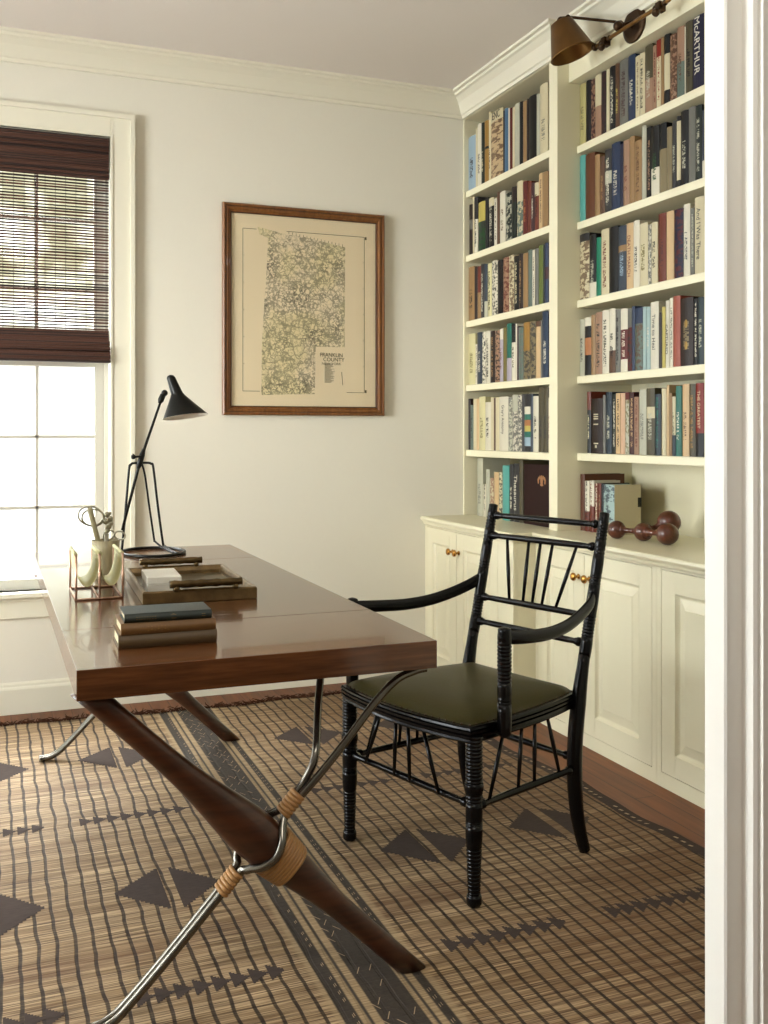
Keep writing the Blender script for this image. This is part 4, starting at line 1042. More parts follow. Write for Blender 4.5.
def scissor(loc, lean, big, label, group=None, ring=None):
    o = empty('scissors', loc, label, 'scissors', group); s = big
    m = MB(); m.tube([(0, 0, 0), (lean * 0.45, 0, 0.105 * s), (lean * 0.8, 0, 0.15 * s)], [(0.0035, 0.0015), (0.007, 0.0018), (0.005, 0.0025)], 8, up=(1, 0, 0)); m.tube([(0.006, 0.003, 0.0), (lean * 0.45, 0.003, 0.105 * s), (lean * 0.95 + 0.012, 0.003, 0.15 * s)], [(0.0035, 0.0015), (0.007, 0.0018), (0.005, 0.0025)], 8, up=(1, 0, 0))
    m.build('blade', M['silver'], o)
    rings_ = ((lean * 0.8 - 0.022 * s, 0, 0.178 * s, 0.026 * s, 0.020 * s, 0.5), (lean * 0.95 + 0.024 * s, 0.003, 0.174 * s, 0.025 * s, 0.019 * s, -0.3)) if not ring else ring
    for x_, y_, z_, a_, b_, t_ in rings_:
        m = MB(); m.tube(oval((x_, y_, z_), a_, b_, t_, 0.003), 0.0026, 8, closed=True); m.build('handle', M['silver'], o)
    return o
scissor((0.334, 3.238, ZD + 0.012), -0.048, 1.13, 'large silver scissors with a wide wire loop leaning left in the horn cup', ring=((-0.042, 0, 0.184, 0.038, 0.029, -0.25), (-0.034, 0.006, 0.178, 0.034, 0.026, -0.1)))
o = empty('letter_opener', (0.335, 3.226, ZD + 0.012), 'pale flat letter opener leaning between the scissor loops', 'letter opener')
m = MB(); m.tube([(0.0, 0, 0), (-0.022, 0, 0.10), (-0.033, 0, 0.150), (-0.046, 0, 0.205), (-0.048, 0, 0.212)], [(0.006, 0.0015), (0.007, 0.002), (0.0075, 0.003), (0.0085, 0.003), (0.006, 0.002)], 10, up=(1, 0, 0)); m.build('handle', M['bone'], o)
o = empty('page_knife', (0.340, 3.245, ZD + 0.012), 'ornate silver knife with a figured grip standing upright in the horn cup', 'paper knife')
m = MB(); m.tube([(0, 0, 0), (0.001, 0, 0.125)], [(0.005, 0.0015), (0.007, 0.002)], 8, up=(1, 0, 0)); m.build('blade', M['silver'], o)
m = MB()
for dx, dz, r in ((0.002, 0.135, 0.009), (0.006, 0.150, 0.011), (0.000, 0.164, 0.010), (0.010, 0.172, 0.0105), (0.003, 0.186, 0.009), (0.012, 0.158, 0.009), (0.009, 0.190, 0.0065)): m.ball((dx, 0, dz), r, 12, sc=(1, 0.6, 1.1))
m.build('grip', M['silver'], o)
o = scissor((0.345, 3.250, ZD + 0.012), 0.022, 0.68, 'small silver scissors leaning right in the horn cup')

# ------------------------------------------------------------------ tray with log handles
A, B_, C_, D_ = Vector((0.374, 2.700, 0)), Vector((0.682, 2.676, 0)), Vector((0.700, 3.185, 0)), Vector((0.396, 3.205, 0))
tcen = (A + B_ + C_ + D_) / 4
rz = -0.035; TW, TL = 0.308, 0.505
tray = empty('serving_tray', (tcen.x, tcen.y, ZD), 'weathered gilt tray with bar handles in the middle of the desk', 'tray', rz=rz)
m = MB(); m.box(-TW / 2 + 0.012, -TL / 2 + 0.012, 0.001, TW / 2 - 0.012, TL / 2 - 0.012, 0.009); m.build('tray_base', M['traybase'], tray, bevel=0.001)
m = MB(); m.sweep2d([(-TW / 2, -TL / 2), (TW / 2, -TL / 2), (TW / 2, TL / 2), (-TW / 2, TL / 2)], [(0, 0.0005), (0.0, 0.030), (-0.004, 0.034), (-0.012, 0.032), (-0.017, 0.020), (-0.018, 0.0095), (-0.018, 0.0005)], 1, closed=True); m.build('tray_rim', M['traywood'], tray, bevel=0.0015)
for s_ in (-1, 1):
    m = MB(); y = s_ * (TL / 2 - 0.004); x0, x1 = -0.083, 0.112
    if s_ > 0: x0, x1 = -0.112, 0.083
    N = 14; m.tube([(x0 + (x1 - x0) * k / N, y, 0.050) for k in range(N + 1)], [0.0105 + 0.0012 * math.sin(k * 2.3) for k in range(N + 1)], 10)
    for x in (x0 + 0.018, x1 - 0.018): m.tube([(x, y, 0.030), (x, y, 0.045)], 0.009, 10)
    m.box(x0 + 0.012, y - 0.007, 0.0305, x1 - 0.012, y + 0.007, 0.0365)
    m.build('tray_handle', M['trayhandle'], tray)
bx = empty('marble_box', (0.455, 2.895, ZD + 0.0095), 'small white marble lidded box on the tray', 'box', rz=rz - 0.02)
m = MB(); m.box(-0.046, -0.088, 0, 0.046, 0.088, 0.026); m.build('box_body', M['marble'], bx, bevel=0.0015)
m = MB(); m.box(-0.047, -0.089, 0.0268, 0.047, 0.089, 0.046); m.build('lid', M['marble'], bx, bevel=0.0015)

# ------------------------------------------------------------------ three old books at the front of the desk
def hard_book(name, loc, rz, W, D, T, cover, label, gilt=None):
    """spine faces -y (towards the doorway); lies flat"""
    o = empty(name, loc, label, 'book', 'old books stacked on the desk', rz)
    m = MB(); ct = 0.0022
    m.box(-W / 2, 0.004, 0, W / 2, D, ct); m.box(-W / 2, 0.004, T - ct, W / 2, D, T)
    sp = [(0.004 - 0.0065 * math.sin(PI * k / 8), T * k / 8) for k in range(9)] + [(0.007, T), (0.007, 0)]
    m.prism(sp, 'x', -W / 2, W / 2)
    for x0, x1, z0, z1 in gilt or ():
        g = MB(); g.box(x0, -0.0029, z0 * T, x1, -0.0020, z1 * T)
        g.xf(lambda p: Vector((p.x, 0.004 - 0.0065 * math.sin(PI * min(1, max(0, p.z / T))) - (0.0003 if p.y < -0.0025 else -0.0002), p.z)))
        m.add(g.v, g.f, 1)
    c = m.build('cover', [cover, M['gilt']], o)
    m = MB(); m.box(-W / 2 + 0.004, 0.0075, ct + 0.0002, W / 2 - 0.004, D - 0.004, T - ct - 0.0002); m.build('pages', M['page'], o)
    return o
rz3 = -0.02
sc_ = Vector((0.3545, 2.154, 0))
hard_book('old_book', (sc_.x, sc_.y, ZD + 0.0005), rz3, 0.208, 0.130, 0.0285, M['cloth_olive'], 'olive brown cloth book, lowest of the three stacked on the desk')
rr = random.Random(11)
g2 = [(-0.045 + 0.007 * k, -0.042 + 0.007 * k, 0.3 + 0.1 * (k % 2), 0.68) for k in range(7)] + [(-0.095, -0.093, 0.1, 0.9), (0.092, 0.094, 0.1, 0.9)]
hard_book('old_book', (sc_.x + 0.001, sc_.y - 0.002, ZD + 0.0292), rz3 + 0.01, 0.200, 0.128, 0.0245, M['cloth_tan'], 'tan brown book with worn lettering, middle of the desk stack', g2)
g3 = [(-0.068 + 0.0055 * k, -0.065 + 0.0055 * k, 0.35, 0.66) for k in range(8)] + [(-0.088, -0.0865, 0.05, 0.95), (0.0865, 0.088, 0.05, 0.95), (-0.084, -0.0835, 0.05, 0.95), (0.004, 0.016, 0.3, 0.72), (0.007, 0.013, 0.2, 0.82), (0.070, 0.078, 0.35, 0.65)]
hard_book('old_book', (sc_.x + 0.0005, sc_.y + 0.001, ZD + 0.0540), rz3 - 0.005, 0.184, 0.108, 0.0185, M['cloth_green'], 'dark green cloth book with gilt stamping, topmost of the desk stack', g3)

# ------------------------------------------------------------------ carved wooden balls on the countertop
go = empty('carved_wooden_sculpture', (2.33, 3.15, CT), 'dark turned wooden piece of four balls joined by necks on the countertop', 'sculpture')
GO = Vector(go.location)
pc4 = {'a': (Vector((2.275, 3.298, CT + 0.036)), 0.036), 'b': (Vector((2.318, 3.185, CT + 0.036)), 0.036), 'c': (Vector((2.318, 3.040, CT + 0.041)), 0.041), 'd': (Vector((2.42, 3.165, CT + 0.072)), 0.045)}
for k, (c, r) in pc4.items():
    m = MB(); m.ball(c - GO, r, 24, sc=(1, 1.0, 0.98)); m.build('wooden_ball', M['gourd'], go)
for p, q in (('a', 'b'), ('b', 'c'), ('b', 'd')):
    a, b_ = pc4[p][0] - GO, pc4[q][0] - GO; L = (b_ - a).length; ra, rb = pc4[p][1] / L, pc4[q][1] / L
    m = MB(); m.lathe(a, b_, [(ra * 0.75, 0.024), (ra * 0.92, 0.017), (ra * 1.08, 0.0115), ((ra + 1 - rb) / 2, 0.0095), (1 - rb * 1.08, 0.0115), (1 - rb * 0.92, 0.017), (1 - rb * 0.75, 0.024)], 16); m.build('neck', M['gourd'], go)

# ------------------------------------------------------------------ brass wall sconce
sc = empty('wall_sconce', (2.2795, 3.185, 2.752), 'aged brass swing arm wall sconce with a cone shade above the near bookcase bay', 'wall lamp')
SO = Vector(sc.location)
def sconce(mb, nm, mt, par=sc):
    mb.xf(lambda p: p - SO); return mb.build(nm, mt, par)
PL = Vector((2.2795, 3.185, 2.752))
m = MB(); m.lathe(PL, PL + Vector((-0.016, 0, 0)), [(0, 0.068), (0.35, 0.070), (0.6, 0.066), (0.8, 0.058), (1.0, 0.05)], 32); sconce(m, 'backplate', M['brass_dark'])
m = MB(); m.lathe(PL + Vector((-0.012, 0, 0)), PL + Vector((-0.085, 0, -0.018)), [(0, 0.016), (0.3, 0.010), (0.6, 0.010), (0.7, 0.018), (0.95, 0.018), (1, 0.008)], 14)
HB = Vector((2.200, 3.180, 2.732)); m.ball(HB, 0.019, 14); sconce(m, 'swivel_hub', M['brass_dark'])
m = MB(); m.lathe((2.20, 3.345, 2.708), (2.20, 2.87, 2.708), [(0, 0.006), (0.02, 0.0075), (0.98, 0.0075), (1, 0.006)], 12); sconce(m, 'crossbar', M['brass'])
for y in (3.262, 2.925):
    m = MB(); m.obox((2.20, y, 2.702), (0.014, 0.012, 0.016)); m.lathe((2.20, y, 2.70), (2.172, y - 0.004, 2.672), [(0, 0.008), (0.5, 0.008), (0.6, 0.014), (0.9, 0.014), (1, 0.01)], 12)
    m.ball((2.20, y + 0.028, 2.708), 0.012, 12); m.ball((2.20, y - 0.026, 2.708), 0.011, 12); sconce(m, 'clamp_block', M['brass_dark'])
SB, ST = Vector((2.122, 3.372, 2.683)), Vector((2.084, 3.395, 2.812))
m = MB(); ax = (ST - SB); RB, RT = 0.088, 0.043
ref = Vector((1, 0, 0)); U = (ref - ax.normalized() * ref.dot(ax.normalized())).normalized(); W_ = ax.normalized().cross(U); n = 40
vs = []; prof_ = [(0.0, RB), (0.02, RB + 0.0015), (0.05, RB - 0.003), (0.97, RT + 0.002), (1.0, RT - 0.006), (1.02, 0.012), (1.02, 0.0105), (0.985, RT - 0.008), (0.95, RT - 0.001), (0.05, RB - 0.0055), (0.0, RB - 0.0018)]
for t_, r in prof_:
    for k in range(n): a = 2 * PI * k / n; vs.append(SB + ax * t_ + U * (r * math.cos(a)) + W_ * (r * math.sin(a)))
fs = [(i * n + k, i * n + (k + 1) % n, ((i + 1) % len(prof_)) * n + (k + 1) % n, ((i + 1) % len(prof_)) * n + k) for i in range(len(prof_)) for k in range(n)]
m.add(vs, fs, 0, True); sconce(m, 'lamp_shade', M['brass'])
m = MB(); m.lathe(SB + ax * 0.60, SB + ax * 1.14, [(0, 0.012), (0.6, 0.014), (0.75, 0.017), (0.9, 0.014), (1, 0.007)], 16); sconce(m, 'socket_cap', M['brass_dark'])
TT = SB + ax * 1.10
m = MB(); m.tube([TT + Vector((0.0, 0, 0.0)), TT + Vector((0.04, -0.012, 0.008)), HB + Vector((-0.002, 0.012, 0.020))], [0.0085, 0.0055, 0.0055], 12); m.ball(TT + Vector((0.03, -0.01, 0.006)), 0.011, 12); sconce(m, 'arm', M['brass_dark'])
rimp = SB + Vector((0.077, -0.028, 0.022))
m = MB(); m.tube([rimp, Vector((2.20, 3.342, 2.708))], 0.006, 10); m.ball(Vector((2.20, 3.335, 2.708)), 0.0145, 12); sconce(m, 'shade_joint', M['brass_dark'])

# ------------------------------------------------------------------ books on the shelves
BOOKC = {'lb': ((160, 178, 190), 'pale blue'), 'cr': ((206, 196, 166), 'cream'), 'wh': ((214, 208, 190), 'white'), 'bk': ((24, 22, 22), 'black'), 'gn': ((44, 84, 50), 'green'), 'dg': ((42, 50, 42), 'dark green'),
         'mu': ((160, 128, 72), 'mustard'), 'bl': ((86, 116, 140), 'blue'), 'nv': ((40, 38, 66), 'navy blue'), 'rd': ((104, 38, 30), 'dark red'), 're': ((142, 52, 40), 'red'), 'rb': ((118, 62, 44), 'reddish brown'),
         'pg': ((186, 184, 166), 'pale grey'), 'tn': ((158, 130, 94), 'tan'), 'tc': ((204, 178, 140), 'pale tan'), 'br': ((104, 76, 54), 'brown'), 'db': ((54, 40, 34), 'dark brown'), 'gr': ((122, 120, 112), 'grey'),
         'dk': ((62, 60, 60), 'dark grey'), 'py': ((206, 199, 160), 'pale yellow'), 'ol': ((124, 114, 66), 'olive'), 'tl': ((60, 120, 110), 'teal'), 'te': ((56, 118, 104), 'teal green'), 'tq': ((104, 168, 160), 'turquoise'),
         'pk': ((204, 172, 142), 'peach'), 'or': ((176, 124, 84), 'orange'), 'sl': ((70, 78, 88), 'slate'), 'kh': ((140, 128, 100), 'khaki'), 'li': ((176, 168, 176), 'lilac'), 'mr': ((74, 40, 42), 'maroon'),
         'ye': ((190, 176, 104), 'yellow'), 'pc': ((196, 174, 140), 'buff illustrated'), 'gt': ((110, 122, 112), 'grey green'), 'tp': ((164, 134, 112), 'pinkish tan'), 'og': ((110, 120, 58), 'moss green'), 'bb': ((52, 66, 92), 'blue'),
         'sb': ((58, 74, 94), 'steel blue'), 'ko': ((92, 84, 62), 'olive brown'), 'yg': ((186, 178, 128), 'pale yellow'), 'le': ((110, 72, 48), 'brown leather'), 'em': ((24, 128, 100), 'emerald green'), 'sa': ((162, 94, 76), 'salmon red'),
         'pb': ((166, 184, 180), 'pale blue green'), 'dt': ((40, 58, 62), 'dark teal'), 'ds': ((46, 60, 70), 'dark slate')}
def ckey(k): return tuple(lin(c / 255) ** 1.22 * 0.94 for c in BOOKC[k][0]) + (1.0,)
PAGE = (lin(0.80), lin(0.74), lin(0.60), 1)
bseed = random.Random(21)
def shelf_book(yhi, T, H, z, xs, col, bands, ink, style, D, label, group, cover_pale=None):
    """upright book, rounded spine facing the room (-x); yhi = edge nearest the back wall"""
    PL = []; V = []; F = []; UV = []; FC = []
    T = max(0.006, T - 0.0012); rnd = style not in ('L', 'M') or T > 0.03
    segs = 6; bul = min(0.006, T * 0.22) if rnd else 0.001
    bl_ = []
    for s in (bands.split(',') if bands else []):
        r_, c = s[:-2], s[-2:]; a, b = r_.split('-'); bl_.append((float(a), float(b), c))
    cuts = sorted({0.0, 1.0, *[v for a, b, _ in bl_ for v in (a, b)]})
    def colat(f):
        for a, b, c in bl_:
            if a <= f <= b: return ckey(c)
        return ckey(col)
    def face(ps, c, uvs=None, plain=False):
        o = len(V); V.extend(ps); F.append(tuple(range(o, o + len(ps)))); FC.append(c); PL.append(plain); UV.extend(uvs or [(-1, -1)] * len(ps))
    sp = [(-bul * math.sin(PI * k / segs), T * k / segs) for k in range(segs + 1)]      # (x, -y)
    for a, b in zip(cuts, cuts[1:]):
        c = colat((a + b) / 2); z1, z0 = H * (1 - a), H * (1 - b)
        for k in range(segs):
            (xa, ta), (xb, tb) = sp[k], sp[k + 1]
            face([(xa, -ta, z0), (xb, -tb, z0), (xb, -tb, z1), (xa, -ta, z1)], c, [(k / segs, z0), ((k + 1) / segs, z0), ((k + 1) / segs, z1), (k / segs, z1)], c != ckey(col))
        cc = cover_pale or c
        face([(0, 0, z0), (0, 0, z1), (D, 0, z1), (D, 0, z0)], c); face([(0, -T, z0), (D, -T, z0), (D, -T, z1), (0, -T, z1)], cc)
    c0 = colat(0.001); c1 = colat(0.999); ct = min(0.002, T * 0.15)
    top = lambda zz, c: [face([(sp[0][0], 0, zz)] + [(x, -t, zz) for x, t in sp[1:-1]] + [(0, -T, zz)], c)]
    top(H, c0)
    # boards' top edges, sunk page block, fore edge
    face([(0, 0, H), (0, -ct, H), (D, -ct, H), (D, 0, H)], c0); face([(0, -T, H), (0, -T + ct, H), (D, -T + ct, H), (D, -T, H)], c0)
    hp = H - 0.0035
    face([(0.001, -ct, hp), (D - 0.003, -ct, hp), (D - 0.003, -T + ct, hp), (0.001, -T + ct, hp)], PAGE)
    face([(0, -ct, H), (D, -ct, H), (D, -ct, 0), (0, -ct, 0)], c0); face([(0, -T + ct, H), (D, -T + ct, H), (D, -T + ct, 0), (0, -T + ct, 0)], c0)
    face([(0.001, -ct, hp), (0.001, -T + ct, hp), (0.001, -T + ct, H), (0.001, -ct, H)], c0)
    face([(D - 0.003, -ct, 0), (D - 0.003, -ct, hp), (D - 0.003, -T + ct, hp), (D - 0.003, -T + ct, 0)], PAGE)
    face([(D, 0, 0), (D, -ct, 0), (D, -ct, H), (D, 0, H)], c0); face([(D, -T, 0), (D, -T + ct, 0), (D, -T + ct, H), (D, -T, H)], c0)
    face([(x, -t, 0) for x, t in sp] + [(D, -T, 0), (D, 0, 0)], c1)
    me = bpy.data.meshes.new('book'); me.from_pydata(V, [], F); me.materials.append(M['book'])
    me.uv_layers.new(name='uv'); me.attributes.new('cover', 'FLOAT_COLOR', 'CORNER'); me.attributes.new('ink', 'FLOAT_COLOR', 'CORNER'); me.attributes.new('style', 'FLOAT_VECTOR', 'CORNER')
    uv = me.uv_layers['uv']; at = me.attributes['cover']; ai = me.attributes['ink']; as_ = me.attributes['style']
    ik = ckey(ink) if ink else (0, 0, 0, 1); let = {'L': 1.0, 'l': 0.5}.get(style, 0.0); mot = 1.0 if style == 'M' else 0.0; sd = bseed.random()
    li = 0
    for p in me.polygons:
        for _ in range(p.loop_total):
            spine = UV[li][0] >= 0
            uv.data[li].uv = UV[li]; at.data[li].color = FC[p.index]; ai.data[li].color = ik
            as_.data[li].vector = (let if spine else 0, mot if spine and not PL[p.index] else 0, sd); li += 1
    o = bpy.data.objects.new('book', me); COL.objects.link(o); o.location = (xs, yhi, z)
    return tag(o, label, 'book', group)
ORD = 'first second third fourth fifth sixth seventh eighth ninth tenth eleventh twelfth thirteenth fourteenth fifteenth sixteenth seventeenth eighteenth nineteenth twentieth twenty-first twenty-second twenty-third'.split()
SHN = {1: 'top shelf', 2: 'second shelf', 3: 'third shelf', 4: 'fourth shelf', 5: 'fifth shelf', 6: 'countertop'}
BAYN = {'L': 'far bookcase bay', 'R': 'near bookcase bay'}
SHELVES = [
    ('L', 1, 2.418, 2.250, [
     (4.552,0.081,0.269,'lb','','dk','l'),(4.47,0.02,0.295,'cr','','',''),(4.449,0.041,0.307,'wh','','dk','l'),(4.407,0.034,0.302,'dg','','cr','l'),
     (4.372,0.045,0.301,'mu','.42-.46bk','',''),(4.326,0.022,0.334,'cr','','dk','l'),(4.304,0.121,0.319,'pc','0-.15cr','br','M'),
     (4.183,0.015,0.298,'dk','','',''),(4.168,0.036,0.3,'bl','','',''),(4.13,0.014,0.295,'wh','','',''),(4.116,0.026,0.289,'rd','','',''),
     (4.088,0.02,0.285,'cr','','',''),(4.068,0.045,0.291,'pg','','',''),(4.023,0.032,0.288,'bk','','',''),(3.99,0.033,0.281,'tn','','',''),
     (3.957,0.018,0.283,'db','','',''),(3.938,0.069,0.284,'bk','','',''),(3.869,0.029,0.275,'pg','','',''),(3.84,0.067,0.304,'cr','','gr','l'),]),
    ('L', 2, 2.095, 2.250, [
     (4.537,0.039,0.253,'db','.3-.5gr','',''),(4.497,0.015,0.287,'cr','','',''),(4.48,0.039,0.278,'dk','.4-1wh','bk','L'),
     (4.435,0.073,0.241,'gn','0-.4ye','dk','M'),(4.36,0.031,0.25,'bk','','',''),(4.324,0.052,0.239,'bk','0-.17cr','wh','L'),
     (4.269,0.028,0.227,'wh','','bk','L'),(4.24,0.029,0.253,'br','','',''),(4.21,0.054,0.243,'wh','','br','l'),(4.153,0.057,0.224,'dg','','pg','M'),
     (4.095,0.044,0.241,'dg','0-.3db','',''),(4.045,0.054,0.253,'gt','0-.36cr','cr','M'),(3.99,0.04,0.242,'rd','','or','l'),
     (3.949,0.035,0.233,'rb','','',''),(3.914,0.027,0.219,'mr','','wh','l'),(3.886,0.037,0.212,'rb','0-.28cr','bk','l'),
     (3.848,0.029,0.246,'tc','','bk','L'),(3.819,0.049,0.242,'tn','','',''),]),
    ('L', 3, 1.763, 2.250, [
     (4.545,0.068,0.27,'tn','','bk','l'),(4.477,0.031,0.262,'db','','',''),(4.446,0.038,0.26,'rb','.5-1tn','',''),
     (4.408,0.035,0.265,'dk','','wh','L'),(4.372,0.035,0.259,'sl','.7-1pg','',''),(4.336,0.043,0.256,'py','','bk','L'),
     (4.292,0.058,0.261,'wh','','bk','M'),(4.233,0.053,0.255,'bk','','db','M'),(4.178,0.056,0.259,'tp','','rd','M'),
     (4.121,0.047,0.26,'cr','','br','M'),(4.073,0.044,0.249,'bk','','cr','L'),(4.028,0.037,0.252,'db','','tn','L'),(3.99,0.046,0.248,'tn','','',''),
     (3.943,0.035,0.256,'gt','','',''),(3.907,0.023,0.251,'wh','','mr','L'),(3.882,0.03,0.252,'gr','','',''),(3.85,0.037,0.261,'og','','',''),
     (3.813,0.013,0.26,'dg','','',''),(3.799,0.031,0.262,'bb','.4-.6mr','',''),]),
    ('L', 4, 1.440, 2.250, [
     (4.563,0.078,0.256,'py','','ol','l'),(4.483,0.019,0.201,'wh','','bk','L'),(4.462,0.054,0.255,'sl','','wh','l'),
     (4.408,0.036,0.254,'wh','','bk','M'),(4.37,0.049,0.253,'wh','','bk','L'),(4.32,0.047,0.249,'db','','tn','L'),
     (4.272,0.049,0.247,'tp','','bk','M'),(4.222,0.033,0.25,'li','0-.2wh','rb','l'),(4.188,0.035,0.253,'ol','','',''),
     (4.149,0.046,0.268,'te','.6-1li','',''),(4.101,0.037,0.263,'wh','0-.33bk','bk','l'),(4.062,0.014,0.261,'wh','','',''),
     (4.048,0.014,0.247,'mr','','',''),(4.034,0.045,0.24,'gt','','gr','M'),(3.988,0.056,0.257,'kh','0-.5mu','dk','M'),
     (3.931,0.053,0.257,'kh','','dk','M'),(3.875,0.041,0.252,'tc','0-.1br','',''),(3.833,0.013,0.255,'gr','','',''),
     (3.819,0.051,0.293,'sb','','wh','l'),]),
    ('L', 5, 1.115, 2.250, [
     (4.584,0.024,0.257,'db','','',''),(4.56,0.031,0.225,'gt','','dk','l'),(4.528,0.034,0.255,'cr','','',''),(4.492,0.028,0.254,'tc','','',''),
     (4.461,0.066,0.263,'py','','ol','l'),(4.394,0.058,0.234,'wh','','bk','l'),(4.334,0.03,0.256,'cr','','',''),(4.303,0.017,0.252,'br','','',''),
     (4.285,0.038,0.254,'cr','','',''),(4.245,0.089,0.255,'wh','','',''),(4.154,0.039,0.25,'pg','','gr','M'),
     (4.113,0.049,0.261,'gr','0-.3pg','wh','M'),(4.062,0.039,0.258,'gr','','wh','M'),(4.022,0.022,0.261,'dk','','',''),
     (3.999,0.055,0.26,'dk','.22-.35wh,.35-.45te,.45-.55or,.55-.65ye,.65-.75te,.75-.9lb','',''),(3.943,0.023,0.258,'sl','','',''),
     (3.919,0.047,0.248,'wh','','bk','l'),(3.871,0.045,0.285,'ko','','dk','l'),(3.825,0.038,0.281,'ko','','dk','l'),
     (3.786,0.018,0.238,'cr','','rb','l'),]),
    ('L', 6, 0.788, 2.270, [
     (4.488,0.063,0.286,'pg','','gr','l'),(4.421,0.027,0.159,'wh','','bk','L'),(4.392,0.039,0.234,'pg','','',''),(4.352,0.041,0.194,'tp','','cr','M'),
     (4.308,0.049,0.224,'tc','','',''),(4.258,0.034,0.226,'cr','','dk','M'),(4.222,0.065,0.259,'tq','','',''),(4.153,0.039,0.266,'dk','','wh','l'),
     (4.113,0.052,0.271,'dk','','',''),(4.06,0.035,0.29,'ko','','',''),]),
    ('R', 1, 2.418, 2.335, [
     (3.667,0.048,0.268,'yg','','dk','l'),(3.617,0.037,0.273,'bk','','',''),(3.579,0.03,0.254,'mr','','tp','M'),
     (3.548,0.045,0.279,'cr','.5-1tp','',''),(3.502,0.035,0.258,'db','','mr','M'),(3.465,0.024,0.28,'cr','','',''),
     (3.44,0.039,0.269,'bk','','wh','L'),(3.4,0.029,0.276,'br','','ye','l'),(3.37,0.058,0.267,'gr','','mr','L'),(3.309,0.046,0.259,'bb','','wh','l'),
     (3.262,0.027,0.242,'cr','','br','L'),(3.234,0.034,0.242,'cr','','bk','L'),(3.199,0.048,0.261,'ko','.5-1tp','pg','l'),
     (3.149,0.021,0.245,'tp','','rd','L'),(3.127,0.026,0.274,'cr','0-.25re','re','L'),(3.1,0.018,0.262,'tn','','',''),
     (3.081,0.034,0.265,'bk','.28-.8cr','',''),(3.046,0.039,0.245,'br','','tp','M'),(3.006,0.041,0.256,'gt','0-.5tp','br','l'),
     (2.964,0.005,0.248,'wh','','',''),(2.958,0.04,0.258,'ko','','bk','l'),(2.917,0.065,0.26,'nv','','',''),]),
    ('R', 2, 2.093, 2.335, [
     (3.678,0.044,0.28,'tq','','',''),(3.631,0.07,0.273,'le','','',''),(3.56,0.037,0.255,'tn','','',''),(3.522,0.034,0.238,'br','','tn','l'),
     (3.486,0.048,0.257,'dk','.35-.55pg','wh','L'),(3.437,0.059,0.268,'bb','','wh','l'),(3.376,0.02,0.253,'nv','','',''),
     (3.355,0.041,0.259,'tp','','rb','l'),(3.312,0.034,0.263,'tn','','',''),(3.276,0.045,0.237,'tn','','br','L'),(3.229,0.029,0.283,'pg','','',''),
     (3.199,0.029,0.271,'bk','','tp','L'),(3.169,0.05,0.263,'bk','.6-1wh','gn','l'),(3.118,0.044,0.259,'kh','0-.37bk','',''),
     (3.073,0.031,0.235,'kh','','',''),(3.041,0.025,0.25,'dk','','pg','l'),(3.015,0.024,0.259,'bk','.07-.9cr','',''),
     (2.99,0.043,0.269,'bk','','pg','l'),(2.946,0.038,0.27,'gr','','',''),(2.907,0.035,0.265,'dg','','pg','L'),
     (2.871,0.019,0.24,'sl','.74-1wh','',''),]),
    ('R', 3, 1.763, 2.335, [
     (3.671,0.073,0.277,'cr','0-.12dk','br','M'),(3.597,0.051,0.262,'bk','.76-1wh','pg','l'),(3.542,0.036,0.242,'em','','',''),
     (3.503,0.056,0.267,'cr','','rb','L'),(3.446,0.063,0.266,'bk','','',''),(3.381,0.055,0.258,'sl','.3-.4tn','lb','l'),
     (3.325,0.045,0.259,'tc','','',''),(3.278,0.04,0.261,'wh','','dk','l'),(3.236,0.052,0.241,'cr','','ol','l'),(3.183,0.021,0.23,'gr','','wh','M'),
     (3.161,0.039,0.231,'cr','','dk','l'),(3.115,0.046,0.256,'rb','','mr','l'),(3.067,0.044,0.254,'tc','','',''),(3.021,0.05,0.252,'nv','','rd','M'),
     (2.969,0.037,0.26,'wh','','sl','l'),(2.931,0.022,0.24,'gr','','pg','L'),(2.907,0.051,0.271,'cr','','',''),]),
    ('R', 4, 1.442, 2.335, [
     (3.667,0.037,0.24,'pg','','dk','l'),(3.629,0.049,0.243,'bk','0-.15wh,.35-.65or','',''),(3.579,0.031,0.25,'tn','','',''),
     (3.546,0.05,0.256,'tp','','dg','L'),(3.493,0.048,0.258,'wh','','bk','L'),(3.443,0.044,0.26,'wh','.65-1br','bk','l'),
     (3.398,0.035,0.252,'gr','','bk','L'),(3.361,0.047,0.25,'wh','.33-.8rd','wh','l'),(3.312,0.027,0.246,'rd','0-.3gr','dk','M'),
     (3.282,0.02,0.253,'bb','','',''),(3.261,0.048,0.242,'gt','0-.25bb','br','M'),(3.212,0.023,0.242,'pb','','pg','l'),
     (3.188,0.024,0.239,'pb','','wh','l'),(3.163,0.05,0.253,'wh','','',''),(3.112,0.017,0.21,'db','','',''),(3.094,0.021,0.228,'ye','','',''),
     (3.072,0.022,0.249,'wh','','',''),(3.049,0.02,0.256,'wh','','bk','L'),(3.028,0.042,0.259,'sa','','',''),(2.985,0.071,0.245,'db','','kh','l'),
     (2.913,0.021,0.236,'bk','','wh','L'),(2.891,0.035,0.238,'dt','','pg','l'),]),
    ('R', 5, 1.115, 2.335, [
     (3.597,0.029,0.258,'rb','.3-1bk','cr','l'),(3.566,0.084,0.227,'db','','',''),(3.481,0.019,0.24,'gr','','',''),(3.46,0.043,0.25,'ds','','pg','l'),
     (3.415,0.024,0.241,'dg','','wh','L'),(3.39,0.03,0.244,'tc','','bk','L'),(3.359,0.032,0.243,'pk','','',''),
     (3.326,0.026,0.245,'pg','0-.12rd','ol','M'),(3.299,0.03,0.244,'mr','','tc','L'),(3.268,0.03,0.225,'tp','','rb','L'),
     (3.235,0.046,0.251,'pg','','gr','l'),(3.188,0.051,0.255,'ko','.28-.45cr','pg','l'),(3.136,0.036,0.231,'ds','','te','L'),
